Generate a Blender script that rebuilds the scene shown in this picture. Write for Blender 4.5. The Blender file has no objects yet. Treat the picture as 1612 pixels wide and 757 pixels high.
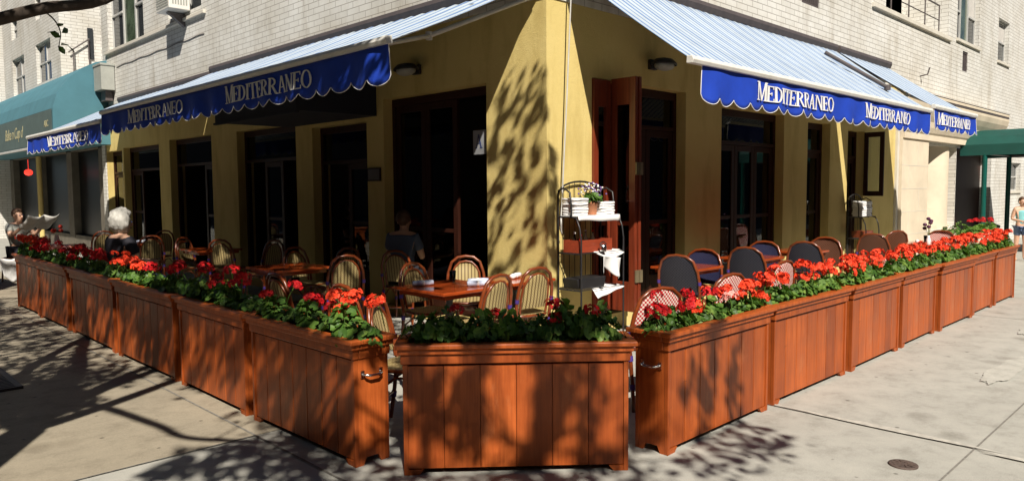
import bpy, bmesh, math, random
from mathutils import Vector, Matrix, Euler, noise
R = math.radians
PI = math.pi
random.seed(11)
SC = bpy.context.scene
COL = SC.collection

# ------------------------------------------------------------------ camera
cam_d = bpy.data.cameras.new('camera')
cam = bpy.data.objects.new('camera', cam_d); COL.objects.link(cam)
CAM = Vector((-5.73, -5.298, 1.65))
TH, PITCH, ROLL = R(45.490), R(4.026), R(-0.4177)
f0 = Vector((math.cos(TH), math.sin(TH), 0)); rt = Vector((math.sin(TH), -math.cos(TH), 0))
fw = f0*math.cos(PITCH) - Vector((0, 0, math.sin(PITCH))); up = rt.cross(fw)
rc = rt*math.cos(ROLL) + up*math.sin(ROLL); uc = -rt*math.sin(ROLL) + up*math.cos(ROLL)
m = Matrix((rc, uc, -fw)).transposed().to_4x4(); m.translation = CAM
cam.matrix_world = m
cam_d.sensor_width = 36; cam_d.lens = 1163/1612*36
cam_d.clip_end = 400; cam_d.clip_start = 0.05
SC.camera = cam

# ------------------------------------------------------------------ light
SUN = Vector((.637, 1.0, -1.192)).normalized()          # direction the light travels
w = bpy.data.worlds.new('World'); SC.world = w; w.use_nodes = True
nt = w.node_tree; bg = nt.nodes['Background']
sky = nt.nodes.new('ShaderNodeTexSky'); sky.sky_type = 'NISHITA'; sky.sun_disc = False
sky.sun_elevation = R(45.2); sky.sun_rotation = R(212.5); sky.dust_density = .4; sky.air_density = .6; sky.ozone_density = 1.0
nt.links.new(sky.outputs[0], bg.inputs[0]); bg.inputs[1].default_value = .05
sd = bpy.data.lights.new('sun', 'SUN'); sd.energy = 5.0; sd.angle = R(.5); sd.color = (1, .92, .80)
so = bpy.data.objects.new('sun', sd); COL.objects.link(so)
so.location = (-10, -10, 20); so.rotation_euler = SUN.to_track_quat('-Z', 'Y').to_euler()
vs = SC.view_settings
vs.view_transform = 'Standard'; vs.look = 'None'; vs.gamma = 1; vs.use_curve_mapping = False
vs.exposure = .5
SC.render.engine = 'CYCLES'
cy = SC.cycles
cy.max_bounces = 8; cy.diffuse_bounces = 4; cy.glossy_bounces = 3; cy.transmission_bounces = 4; cy.transparent_max_bounces = 12
cy.use_denoising = True
cy.caustics_reflective = False; cy.caustics_refractive = False

# ------------------------------------------------------------------ materials
MATS = {}
def newmat(name):
    mt = bpy.data.materials.new(name); mt.use_nodes = True
    MATS[name] = mt
    return mt, mt.node_tree, mt.node_tree.nodes['Principled BSDF']
def N(nt, typ, **kw):
    n = nt.nodes.new(typ)
    for k, v in kw.items():
        if k in n.inputs: n.inputs[k].default_value = v
        else: setattr(n, k, v)
    return n
def L(nt, a, b): nt.links.new(a, b)
def ramp(nt, fac, stops):
    r = nt.nodes.new('ShaderNodeValToRGB')
    el = r.color_ramp.elements
    el[0].position, el[0].color = stops[0][0], (*stops[0][1], 1)
    el[1].position, el[1].color = stops[-1][0], (*stops[-1][1], 1)
    for p, c in stops[1:-1]:
        e = el.new(p); e.color = (*c, 1)
    L(nt, fac, r.inputs[0]); return r.outputs[0]
def mul(nt, a, b, fac=1.0, mode='MULTIPLY'):
    mx = nt.nodes.new('ShaderNodeMix'); mx.data_type = 'RGBA'; mx.blend_type = mode
    if isinstance(fac, (int, float)): mx.inputs[0].default_value = fac
    else: L(nt, fac, mx.inputs[0])
    for s, v in ((mx.inputs[6], a), (mx.inputs[7], b)):
        if isinstance(v, tuple): s.default_value = (*v, 1)
        else: L(nt, v, s)
    return mx.outputs[2]
def noise_n(nt, scale, detail=4, rough=.6, coord='Object', stretch=None):
    tc = nt.nodes.new('ShaderNodeTexCoord')
    src = tc.outputs[coord]
    if stretch:
        mp = nt.nodes.new('ShaderNodeMapping'); mp.inputs['Scale'].default_value = stretch
        L(nt, src, mp.inputs[0]); src = mp.outputs[0]
    n = N(nt, 'ShaderNodeTexNoise', Scale=scale, Detail=detail, Roughness=rough)
    L(nt, src, n.inputs['Vector']); return n.outputs['Fac']
def bump(nt, b, h, strength=.3, dist=.01):
    bp = N(nt, 'ShaderNodeBump', Strength=strength, Distance=dist)
    L(nt, h, bp.inputs['Height']); L(nt, bp.outputs[0], b.inputs['Normal'])
def simple(name, col, rough=.6, metal=0, var=.25, scale=8, spec=.5, stretch=None, coat=0, bmp=0, trans=0):
    mt, nt, b = newmat(name)
    f = noise_n(nt, scale, stretch=stretch)
    c = ramp(nt, f, [(.25, tuple(x*(1-var) for x in col)), (.75, tuple(min(1, x*(1+var)) for x in col))])
    L(nt, c, b.inputs['Base Color'])
    b.inputs['Roughness'].default_value = rough; b.inputs['Metallic'].default_value = metal
    b.inputs['Specular IOR Level'].default_value = spec
    b.inputs['Coat Weight'].default_value = coat
    if bmp: bump(nt, b, f, bmp)
    return mt
def brick_mat(name, c1, c2, mort, rough=.75):
    mt, nt, b = newmat(name)
    uv = nt.nodes.new('ShaderNodeUVMap'); uv.uv_map = 'UVMap'
    br = N(nt, 'ShaderNodeTexBrick', Scale=1.0)
    br.inputs['Brick Width'].default_value = .30; br.inputs['Row Height'].default_value = .088
    br.inputs['Mortar Size'].default_value = .0055; br.inputs['Mortar Smooth'].default_value = .25
    br.inputs['Bias'].default_value = -.1
    br.inputs['Color1'].default_value = (*c1, 1); br.inputs['Color2'].default_value = (*c2, 1)
    br.inputs['Mortar'].default_value = (*mort, 1); br.offset = .5
    L(nt, uv.outputs[0], br.inputs['Vector'])
    st = noise_n(nt, .9, 6, .65)
    st2 = noise_n(nt, 2.2, 6, .7, stretch=(1, 1, .18))
    cc = mul(nt, br.outputs['Color'], ramp(nt, st, [(.3, (.80, .77, .72)), (.65, (1, 1, 1))]))
    cc = mul(nt, cc, ramp(nt, st2, [(.28, (.62, .57, .50)), (.47, (1, 1, 1))]), .75)
    L(nt, cc, b.inputs['Base Color']); b.inputs['Roughness'].default_value = rough
    inv = N(nt, 'ShaderNodeMath', operation='SUBTRACT'); inv.inputs[0].default_value = 1
    L(nt, br.outputs['Fac'], inv.inputs[1])
    bump(nt, b, inv.outputs[0], .5, .006)
    return mt
brick_mat('white_brick', (.715, .715, .69), (.65, .65, .625), (.35, .335, .31))
def stucco():
    mt, nt, b = newmat('yellow_stucco')
    a = noise_n(nt, 1.1, 5); g = noise_n(nt, 70, 3, .7); st = noise_n(nt, 3, 5, .6, stretch=(1, 1, .25))
    c = ramp(nt, a, [(.3, (.615, .485, .180)), (.7, (.675, .545, .225))])
    c = mul(nt, c, ramp(nt, st, [(.3, (.76, .72, .62)), (.5, (1, 1, 1))]), .8)
    L(nt, c, b.inputs['Base Color']); b.inputs['Roughness'].default_value = .85
    b.inputs['Specular IOR Level'].default_value = .25
    gg = N(nt, 'ShaderNodeMath', operation='ADD'); L(nt, g, gg.inputs[0]); L(nt, noise_n(nt, 16, 5, .65), gg.inputs[1])
    bump(nt, b, gg.outputs[0], .7, .006)
stucco()
def concrete(name, base, dark):
    mt, nt, b = newmat(name)
    tc = nt.nodes.new('ShaderNodeTexCoord')
    big = noise_n(nt, .7, 6, .65); mid = noise_n(nt, 4, 8, .75); fine = noise_n(nt, 160, 2, .8)
    c = ramp(nt, big, [(.3, dark), (.7, base)])
    c = mul(nt, c, ramp(nt, mid, [(.3, (.70, .69, .67)), (.5, (.97, .97, .96)), (.75, (1.12, 1.11, 1.09))]))
    c = mul(nt, c, ramp(nt, fine, [(.3, (.72, .71, .70)), (.55, (1.05, 1.05, 1.05))]), .8)
    v = N(nt, 'ShaderNodeTexVoronoi', Scale=4.6); L(nt, tc.outputs['Object'], v.inputs['Vector'])
    spot = ramp(nt, v.outputs['Distance'], [(.050, (.30, .28, .27)), (.085, (1, 1, 1))])
    v2 = N(nt, 'ShaderNodeTexVoronoi', Scale=1.3); L(nt, tc.outputs['Object'], v2.inputs['Vector'])
    spot2 = ramp(nt, v2.outputs['Distance'], [(.05, (.5, .48, .45)), (.16, (1, 1, 1))])
    c = mul(nt, c, spot, .75); c = mul(nt, c, spot2, .5)
    L(nt, c, b.inputs['Base Color']); b.inputs['Roughness'].default_value = .88
    b.inputs['Specular IOR Level'].default_value = .3
    bump(nt, b, fine, .35, .004)
concrete('concrete', (.425, .42, .385), (.365, .36, .33))
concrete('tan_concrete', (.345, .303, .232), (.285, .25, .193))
concrete('pale_concrete', (.465, .46, .42), (.42, .415, .38))
simple('joint', (.19, .18, .16), .95, var=.4, scale=30)
simple('white_joint', (.43, .415, .37), .9, var=.25, scale=20)
simple('asphalt', (.06, .06, .06), .9, var=.35, scale=60)
def planter_wood():
    mt, nt, b = newmat('planter_wood')
    uv = nt.nodes.new('ShaderNodeUVMap'); uv.uv_map = 'UVMap'
    gi = nt.nodes.new('ShaderNodeNewGeometry')
    gr = noise_n(nt, 9, 6, .6, stretch=(6, 6, .35)); blot = noise_n(nt, 2.6, 4, .6)
    c = ramp(nt, gr, [(.25, (.28, .058, .012)), (.55, (.42, .097, .020)), (.8, (.52, .130, .028))])
    c = mul(nt, c, ramp(nt, blot, [(.3, (.74, .70, .68)), (.65, (1.05, 1.05, 1.05))]))
    c = mul(nt, c, ramp(nt, gi.outputs['Random Per Island'], [(0, (.62, .56, .54)), (.5, (.95, .93, .92)), (1, (1.15, 1.15, 1.15))]))
    wear = noise_n(nt, 3.4, 7, .75, stretch=(1, 1, .35)); scuff = noise_n(nt, 30, 4, .7, stretch=(.25, .25, 1))
    c = mul(nt, c, (.50, .20, .085), ramp(nt, wear, [(.60, (0, 0, 0)), (.72, (.38,)*3)]), 'MIX')
    c = mul(nt, c, (.10, .028, .012), ramp(nt, scuff, [(.66, (0, 0, 0)), (.72, (.6,)*3)]), 'MIX')
    L(nt, c, b.inputs['Base Color'])
    L(nt, ramp(nt, blot, [(.3, (.34,)*3), (.7, (.5,)*3)]), b.inputs['Roughness'])
    b.inputs['Specular IOR Level'].default_value = .3; b.inputs['Coat Weight'].default_value = .03; b.inputs['Coat Roughness'].default_value = .25
    bump(nt, b, gr, .12, .003)
planter_wood()
simple('soil', (.045, .03, .02), .95, var=.5, scale=40)
simple('planter_dark', (.11, .022, .008), .8)
simple('dark_gap', (.02, .008, .005), .9)
simple('chrome', (.75, .75, .74), .18, metal=1, var=.05)
simple('table_wood', (.34, .055, .011), .22, var=.3, scale=6, stretch=(1, 8, 8), coat=.5)
simple('dark_wood', (.030, .009, .005), .5, var=.35, scale=5, stretch=(6, 6, .5), spec=.2)
simple('red_wood', (.17, .030, .012), .35, var=.35, scale=5, stretch=(6, 6, .5), coat=.3)
simple('black_metal', (.018, .018, .02), .42, var=.3, spec=.5)
simple('iron_brown', (.085, .060, .050), .7, var=.4, scale=30)
simple('iron', (.03, .022, .018), .6, var=.4)
simple('grey_metal', (.55, .55, .53), .4, metal=.0, var=.12)
simple('white_metal', (.70, .69, .65), .4, var=.1)
simple('rattan', (.17, .036, .009), .28, var=.45, scale=14, coat=.4)
simple('purple_wrap', (.06, .03, .22), .5)
simple('white_cloth', (.80, .80, .80), .85, var=.06, scale=14)
simple('napkin_blue', (.50, .56, .72), .85, var=.08, scale=14)
simple('limestone', (.66, .57, .44), .8, var=.12, scale=2.0, bmp=.1)
simple('stone_trim', (.60, .57, .50), .8, var=.12, scale=3)
simple('shop_stone', (.13, .115, .09), .8, var=.3, scale=3)
simple('aluminium', (.60, .60, .58), .4, metal=.2, var=.1)
simple('bronze_frame', (.09, .075, .075), .5, var=.2)
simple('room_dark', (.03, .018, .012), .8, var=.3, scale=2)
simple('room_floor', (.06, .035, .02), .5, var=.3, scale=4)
simple('blind', (.55, .53, .50), .7, var=.12)
simple('teal_canvas', (.065, .185, .235), .85, var=.12, scale=2)
simple('teal_dark', (.075, .115, .115), .85, var=.15, scale=3)
simple('gold_letter', (.45, .42, .25), .7, var=.2)
simple('green_canvas', (.0, .060, .048), .7, var=.2, scale=3)
simple('green_paint', (.0, .075, .06), .4, var=.15)
simple('navy_box', (.008, .010, .022), .8, var=.2)
simple('blue_canvas', (.006, .045, .42), .7, var=.14, scale=5)
simple('letter_white', (.78, .78, .76), .7, var=.05)
simple('terracotta', (.42, .17, .08), .7)
simple('orange_cushion', (.62, .10, .03), .8, var=.2)
simple('skin', (.60, .36, .25), .5, var=.08)
simple('hair_brown', (.09, .045, .025), .6, var=.4, scale=40)
simple('hair_grey', (.46, .45, .42), .65, var=.3, scale=35, stretch=(1, 1, .2), bmp=.6)
simple('shirt_blue', (.08, .11, .18), .85, var=.12)
simple('shirt_dark', (.02, .02, .03), .85)
simple('shirt_teal', (.20, .50, .52), .85, var=.1)
simple('denim', (.10, .15, .27), .85, var=.25, scale=25)
simple('newsprint', (.62, .61, .58), .8, var=.15, scale=18)
simple('bark', (.06, .045, .035), .9, var=.45, scale=14, stretch=(1, 1, .3), bmp=.6)
simple('red_paint', (.55, .04, .02), .4)
simple('crate_wood', (.27, .045, .018), .45, var=.3, stretch=(1, 6, 6))
simple('brass', (.22, .18, .11), .4, metal=.3)
simple('red_glow', (.8, .03, .02), .4)
MATS['red_glow'].node_tree.nodes['Principled BSDF'].inputs['Emission Color'].default_value = (1, .05, .03, 1)
MATS['red_glow'].node_tree.nodes['Principled BSDF'].inputs['Emission Strength'].default_value = 1.2
simple('bottle_dark', (.02, .012, .008), .12)
simple('bottle_red', (.3, .02, .01), .2)
simple('grey_panel', (.33, .34, .31), .6, var=.12)
simple('paper', (.70, .70, .68), .7, var=.05)
simple('card_grey', (.30, .31, .33), .7, var=.05)
simple('ink', (.03, .05, .16), .7)
simple('purple_petal', (.16, .09, .30), .6, var=.4, scale=30)
simple('dark_petal', (.07, .01, .05), .6, var=.4, scale=30)
def leaf_mat(name, c0, c1, c2):
    mt, nt, b = newmat(name)
    gi = nt.nodes.new('ShaderNodeNewGeometry')
    c = ramp(nt, gi.outputs['Random Per Island'], [(0, c0), (.55, c1), (1, c2)])
    c = mul(nt, c, ramp(nt, noise_n(nt, 45, 3), [(.3, (.75, .75, .75)), (.7, (1.1, 1.1, 1.1))]))
    L(nt, c, b.inputs['Base Color']); b.inputs['Roughness'].default_value = .5
    b.inputs['Specular IOR Level'].default_value = .35
    tr = N(nt, 'ShaderNodeBsdfTranslucent'); L(nt, mul(nt, c, (1.0, 1.25, .4)), tr.inputs['Color'])
    ms = N(nt, 'ShaderNodeMixShader'); ms.inputs[0].default_value = .25
    L(nt, b.outputs[0], ms.inputs[1]); L(nt, tr.outputs[0], ms.inputs[2])
    L(nt, ms.outputs[0], nt.nodes['Material Output'].inputs[0])
leaf_mat('geranium_leaf', (.035, .090, .014), (.085, .185, .028), (.20, .31, .06))
leaf_mat('tree_leaf', (.022, .055, .012), (.04, .09, .02), (.06, .11, .03))
def petal(name, c0, c1):
    mt, nt, b = newmat(name)
    gi = nt.nodes.new('ShaderNodeNewGeometry')
    L(nt, ramp(nt, gi.outputs['Random Per Island'], [(0, c0), (1, c1)]), b.inputs['Base Color'])
    b.inputs['Roughness'].default_value = .55; b.inputs['Specular IOR Level'].default_value = .25
petal('petal_orange', (.62, .030, .010), (.90, .085, .028))
petal('petal_red', (.33, .004, .010), (.58, .012, .012))
petal('petal_pink', (.80, .25, .22), (.9, .5, .45))
def stripes():
    mt, nt, b = newmat('striped_canvas')
    uv = nt.nodes.new('ShaderNodeUVMap'); uv.uv_map = 'UVMap'; sp = nt.nodes.new('ShaderNodeSeparateXYZ'); L(nt, uv.outputs[0], sp.inputs[0])
    a = N(nt, 'ShaderNodeMath', operation='MULTIPLY'); L(nt, sp.outputs[0], a.inputs[0]); a.inputs[1].default_value = 1/.125
    fr = N(nt, 'ShaderNodeMath', operation='FRACT'); L(nt, a.outputs[0], fr.inputs[0])
    c = ramp(nt, fr.outputs[0], [(.0, (.43, .50, .57)), (.40, (.43, .50, .57)), (.43, (.11, .20, .42)), (.66, (.11, .20, .42)), (.71, (.29, .38, .51)), (.80, (.29, .38, .51)), (.83, (.43, .50, .57))])
    c = mul(nt, c, ramp(nt, noise_n(nt, 2.5, 5), [(.3, (.86, .86, .86)), (.6, (1, 1, 1))]))
    L(nt, c, b.inputs['Base Color']); b.inputs['Roughness'].default_value = .8
stripes()
def weave(name, ca, cb, cs, su=38, sv=55, stripe=0):
    mt, nt, b = newmat(name)
    uv = nt.nodes.new('ShaderNodeUVMap'); uv.uv_map = 'UVMap'; mp = nt.nodes.new('ShaderNodeMapping')
    mp.inputs['Scale'].default_value = (su, sv, 1); L(nt, uv.outputs[0], mp.inputs[0])
    ch = N(nt, 'ShaderNodeTexChecker', Scale=1.0); L(nt, mp.outputs[0], ch.inputs[0])
    ch.inputs[1].default_value = (*ca, 1); ch.inputs[2].default_value = (*cb, 1)
    col = ch.outputs[0]
    if stripe:
        sp = nt.nodes.new('ShaderNodeSeparateXYZ'); L(nt, uv.outputs[0], sp.inputs[0])
        a = N(nt, 'ShaderNodeMath', operation='MULTIPLY'); L(nt, sp.outputs[0], a.inputs[0]); a.inputs[1].default_value = stripe
        fr = N(nt, 'ShaderNodeMath', operation='FRACT'); L(nt, a.outputs[0], fr.inputs[0])
        k = ramp(nt, fr.outputs[0], [(.62, (0, 0, 0)), (.68, (1, 1, 1))])
        col = mul(nt, col, cs, k, 'MIX')
    L(nt, col, b.inputs['Base Color']); b.inputs['Roughness'].default_value = .5
    bump(nt, b, ch.outputs[1], .6, .003)
weave('weave_tan', (.50, .40, .19), (.30, .22, .09), (.13, .085, .03), 80, 80, 27)
weave('weave_navy', (.006, .007, .018), (.030, .030, .040), (.02, .02, .03), 60, 60, 0)
weave('weave_plain_navy', (.010, .012, .045), (.016, .018, .06), (.02, .02, .03), 60, 60, 0)
weave('weave_red', (.42, .02, .03), (.72, .62, .55), (.2, .02, .02), 60, 60, 0)
weave('weave_brown', (.12, .04, .015), (.05, .018, .01), (.03, .01, .01), 60, 60, 0)
def glass(name, tint=(.9, .93, .92)):
    mt = bpy.data.materials.new(name); mt.use_nodes = True; nt = mt.node_tree; MATS[name] = mt
    nt.nodes.remove(nt.nodes['Principled BSDF'])
    t = N(nt, 'ShaderNodeBsdfTransparent'); t.inputs[0].default_value = (*tint, 1)
    g = N(nt, 'ShaderNodeBsdfGlossy'); g.inputs['Roughness'].default_value = .02; g.inputs[0].default_value = (.85, .87, .88, 1)
    fr = N(nt, 'ShaderNodeFresnel', IOR=1.5)
    ms = N(nt, 'ShaderNodeMixShader'); L(nt, fr.outputs[0], ms.inputs[0]); L(nt, t.outputs[0], ms.inputs[1]); L(nt, g.outputs[0], ms.inputs[2])
    L(nt, ms.outputs[0], nt.nodes['Material Output'].inputs[0])
glass('glass', (.45, .46, .45)); glass('clear_glass')
def winmat():
    mt, nt, b = newmat('window_glass')
    b.inputs['Base Color'].default_value = (.035, .04, .045, 1); b.inputs['Roughness'].default_value = .05
    b.inputs['Specular IOR Level'].default_value = .4
winmat()
simple('shop_glass', (.010, .011, .012), .3, spec=.1)
simple('green_pane', (.07, .10, .065), .08, var=.7, scale=3)

# ------------------------------------------------------------------ mesh builder
class MB:
    def __init__(s): s.v = []; s.f = []; s.m = []; s.sm = []; s.uv = []
    def face(s, pts, m=0, sm=False, uv=None):
        i = len(s.v); s.v += [tuple(p) for p in pts]; s.f.append(tuple(range(i, i+len(pts)))); s.m.append(m); s.sm.append(sm); s.uv.append(uv)
    def mesh(s, V, F, m=0, sm=False, UV=None):
        i = len(s.v); s.v += [tuple(p) for p in V]
        for f in F:
            s.f.append(tuple(i+k for k in f)); s.m.append(m); s.sm.append(sm); s.uv.append([UV[k] for k in f] if UV else None)
    def box(s, a, b, m=0, M=None):
        x0, y0, z0 = a; x1, y1, z1 = b
        if x0 > x1: x0, x1 = x1, x0
        if y0 > y1: y0, y1 = y1, y0
        if z0 > z1: z0, z1 = z1, z0
        V = [Vector(p) for p in ((x0,y0,z0),(x1,y0,z0),(x1,y1,z0),(x0,y1,z0),(x0,y0,z1),(x1,y0,z1),(x1,y1,z1),(x0,y1,z1))]
        if M: V = [M @ p for p in V]
        s.mesh(V, [(3,2,1,0),(4,5,6,7),(0,1,5,4),(1,2,6,5),(2,3,7,6),(3,0,4,7)], m); return s
    def prism(s, poly, fn, a, b, m=0):
        # poly in 2D, fn(p, q, t) -> 3D ; extruded from t=a to t=b
        n = len(poly); V = [Vector(fn(p, q, a)) for p, q in poly] + [Vector(fn(p, q, b)) for p, q in poly]
        s.mesh(V, [tuple(range(n-1, -1, -1)), tuple(range(n, 2*n))] + [(i, (i+1) % n, n+(i+1) % n, n+i) for i in range(n)], m); return s
    def tube(s, pts, r, n=8, closed=False, m=0):
        P = [Vector(p) for p in pts]; k = len(P)
        rr = r if isinstance(r, (list, tuple)) else [r]*k
        V = []; F = []; ref = None
        for i in range(k):
            if closed: t = P[(i+1) % k]-P[i-1]
            else: t = P[min(i+1, k-1)]-P[max(i-1, 0)]
            if t.length < 1e-9: t = Vector((0, 0, 1))
            t.normalize()
            if ref is None:
                ref = Vector((0, 0, 1)) if abs(t.z) < .9 else Vector((1, 0, 0))
            a = (ref - t*ref.dot(t))
            if a.length < 1e-5: a = t.orthogonal()
            a.normalize(); ref = a; b = t.cross(a)
            for j in range(n):
                an = 2*PI*j/n; V.append(P[i] + (a*math.cos(an)+b*math.sin(an))*rr[i])
        for i in range(k if closed else k-1):
            i2 = (i+1) % k
            for j in range(n): F.append((i*n+j, i*n+(j+1) % n, i2*n+(j+1) % n, i2*n+j))
        s.mesh(V, F, m, True)
        if not closed:
            s.mesh(V[:n], [tuple(range(n-1, -1, -1))], m); s.mesh(V[-n:], [tuple(range(n))], m)
        return s
    def lathe(s, prof, c=(0, 0, 0), n=16, m=0, M=None):
        V = []; F = []
        for r, z in prof:
            for j in range(n):
                a = 2*PI*j/n; p = Vector((r*math.cos(a), r*math.sin(a), z))
                V.append((M @ p if M else p) + Vector(c))
        for i in range(len(prof)-1):
            for j in range(n): F.append((i*n+j, i*n+(j+1) % n, (i+1)*n+(j+1) % n, (i+1)*n+j))
        s.mesh(V, F, m, True)
        s.mesh(V[:n], [tuple(range(n-1, -1, -1))], m); s.mesh(V[-n:], [tuple(range(n))], m); return s
    def grid(s, fn, nu, nv, m=0, sm=True, uvfn=None):
        V = []; UV = []; F = []
        for i in range(nu+1):
            for j in range(nv+1):
                u, v = i/nu, j/nv; V.append(fn(u, v)); UV.append(uvfn(u, v) if uvfn else (u, v))
        for i in range(nu):
            for j in range(nv):
                a = i*(nv+1)+j; F.append((a, a+nv+1, a+nv+2, a+1))
        s.mesh(V, F, m, sm, UV if uvfn else None); return s
    def ell(s, c, r, n=14, k=8, m=0, fn=None):
        V = []; F = []
        for i in range(k+1):
            th = PI*i/k
            for j in range(n):
                a = 2*PI*j/n; d = Vector((math.sin(th)*math.cos(a), math.sin(th)*math.sin(a), math.cos(th)))
                q = Vector((d.x*r[0], d.y*r[1], d.z*r[2]))
                if fn: q = fn(d, q)
                V.append(q+Vector(c))
        for i in range(k):
            for j in range(n): F.append((i*n+j, i*n+(j+1) % n, (i+1)*n+(j+1) % n, (i+1)*n+j))
        s.mesh(V, F, m, True); return s
    def data(s, name):
        me = bpy.data.meshes.new(name); me.from_pydata(s.v, [], s.f)
        ul = me.uv_layers.new(name='UVMap')
        li = 0; buf = [0.0]*(2*len(me.loops))
        for pi, f in enumerate(s.f):
            uv = s.uv[pi]
            if uv is None:
                p = me.polygons[pi]; nx, ny, nz = (abs(q) for q in p.normal)
                for vi in f:
                    x, y, z = s.v[vi]
                    if nx >= ny and nx >= nz: q = (y, z)
                    elif ny >= nz: q = (x, z)
                    else: q = (x, y)
                    buf[2*li], buf[2*li+1] = q; li += 1
            else:
                for q in uv: buf[2*li], buf[2*li+1] = q; li += 1
        ul.data.foreach_set('uv', buf)
        me.polygons.foreach_set('material_index', s.m)
        me.polygons.foreach_set('use_smooth', s.sm)
        return me
    def build(s, name, mats, parent=None, loc=None, rotz=0, bevel=0):
        me = s.data(name)
        if isinstance(mats, str): mats = [mats]
        for q in mats: me.materials.append(MATS[q])
        o = bpy.data.objects.new(name, me); COL.objects.link(o)
        if parent: o.parent = parent
        if loc: o.location = loc
        if rotz: o.rotation_euler.z = rotz
        if bevel:
            bv = o.modifiers.new('bevel', 'BEVEL'); bv.width = bevel; bv.segments = 2; bv.limit_method = 'ANGLE'
        return o
def tag(o, label=None, cat=None, group=None, kind=None):
    if label: o['label'] = label
    if cat: o['category'] = cat
    if group: o['group'] = group
    if kind: o['kind'] = kind
    return o
def thing(name, label, cat, loc=(0, 0, 0), rotz=0, group=None):
    o = bpy.data.objects.new(name, None); COL.objects.link(o); o.empty_display_size = .1
    o.location = loc; o.rotation_euler.z = rotz
    return tag(o, label, cat, group)
CH = {}
def copy_tree(o, parent=None, loc=None, rotz=None, label=None, group=None):
    c = o.copy(); COL.objects.link(c)
    if parent: c.parent = parent
    for ch in list(o.children): copy_tree(ch, c)
    if loc is not None: c.location = loc
    if rotz is not None: c.rotation_euler.z = rotz
    if label: c['label'] = label
    if group: c['group'] = group
    return c
def project(p):
    v = Vector(p)-CAM; z = v.dot(fw)
    if z < .05: return None
    return 806+1163*v.dot(rc)/z, 378.5-1163*v.dot(uc)/z

# ------------------------------------------------------------------ ground
def slab(name, x0, y0, x1, y1, z, mat, z0=None):
    b = MB()
    if z0 is None: b.face([(x0,y0,z),(x1,y0,z),(x1,y1,z),(x0,y1,z)])
    else: b.box((x0,y0,z0), (x1,y1,z))
    return tag(b.build(name, mat), kind='structure')
slab('road', -120, -120, 120, 120, -.15, 'asphalt')
b = MB(); b.box((-8.2, -8.2, -.149), (60, 60, 0)); tag(b.build('sidewalk', 'concrete'), kind='structure')
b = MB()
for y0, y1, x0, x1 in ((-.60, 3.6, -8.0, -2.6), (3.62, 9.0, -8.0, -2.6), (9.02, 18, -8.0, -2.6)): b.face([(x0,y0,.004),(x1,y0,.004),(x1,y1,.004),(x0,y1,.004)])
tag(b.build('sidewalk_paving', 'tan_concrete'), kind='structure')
b = MB(); j = .012
for (x0, y0, x1, y1) in ((-8, -.61, -3.55, -.598), (-3.56, -8, -3.545, 40), (-8, 3.602, -3.56, 3.616), (-8, -4.106, 60, -4.094), (-.506, -8, -.494, -4.1), (-.502, -4.1, -.49, -2.6),
                         (-5.3, -8, -5.29, -.61), (5.0, -8, 5.012, -2.6), (10.5, -8, 10.512, -2.6), (16, -8, 16.012, 0), (-8.2, -5.2, -5.3, -5.19)):
    b.face([(x0,y0,.008),(x1,y0,.008),(x1,y1,.008),(x0,y1,.008)])
tag(b.build('sidewalk_joint', 'joint'), kind='structure')
def ragged(name, cx, cy, rx, ry, mat, z, seed, n=40, rot=0, amp=.25):
    rnd = random.Random(seed); bb = MB(); pts = []
    for i in range(n):
        a = 2*PI*i/n; k = 1+amp*(noise.noise((math.cos(a)*1.8+seed, math.sin(a)*1.8, seed*1.7)))*1.6 + amp*.35*noise.noise((math.cos(a)*9+seed, math.sin(a)*9, 2))
        x, y = rx*k*math.cos(a), ry*k*math.sin(a)
        pts.append((cx+x*math.cos(rot)-y*math.sin(rot), cy+x*math.sin(rot)+y*math.cos(rot), z))
    bb.face(pts); return bb.build(name, mat)
tag(ragged('pavement_patch', 1.95, -3.75, .66, .10, 'pale_concrete', .009, 3, n=120, amp=.22), kind='structure')
tag(ragged('pavement_patch', 4.2, -3.5, .3, .09, 'pale_concrete', .009, 8, n=120, amp=.25), kind='structure')
tag(ragged('pavement_patch', -.48, -3.55, .032, .62, 'white_joint', .011, 5, n=60, amp=.3), kind='structure')
tag(ragged('pavement_patch', -.53, -4.75, .035, .62, 'white_joint', .011, 6, n=60, amp=.3), kind='structure')
# round sewer cap
b = MB(); b.lathe([(.080, 0), (.080, .008), (.070, .010), (.066, .009), (.03, .010), (.001, .010)], (0, 0, 0), 24)
for k in range(10):
    a = k*PI/5; b.box((.025, -.004, .008), (.060, .004, .0135), M=Matrix.Rotation(a, 3, 'Z'))
tag(b.build('sewer_cap', 'iron_brown', loc=(-1.09, -3.87, .0)), 'small round rusty iron cap set in the right-hand pavement', 'manhole cover')
# cellar hatch
b = MB(); b.box((-.55, -.5, 0), (.55, .5, .022))
for i in range(16): b.box((-.5, -.46+.058*i, .022), (.5, -.43+.058*i, .027))
tag(b.build('cellar_hatch', 'iron', loc=(-4.93, 2.45, .004)), 'dark ribbed iron cellar hatch in the left-hand pavement', 'hatch')

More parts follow.
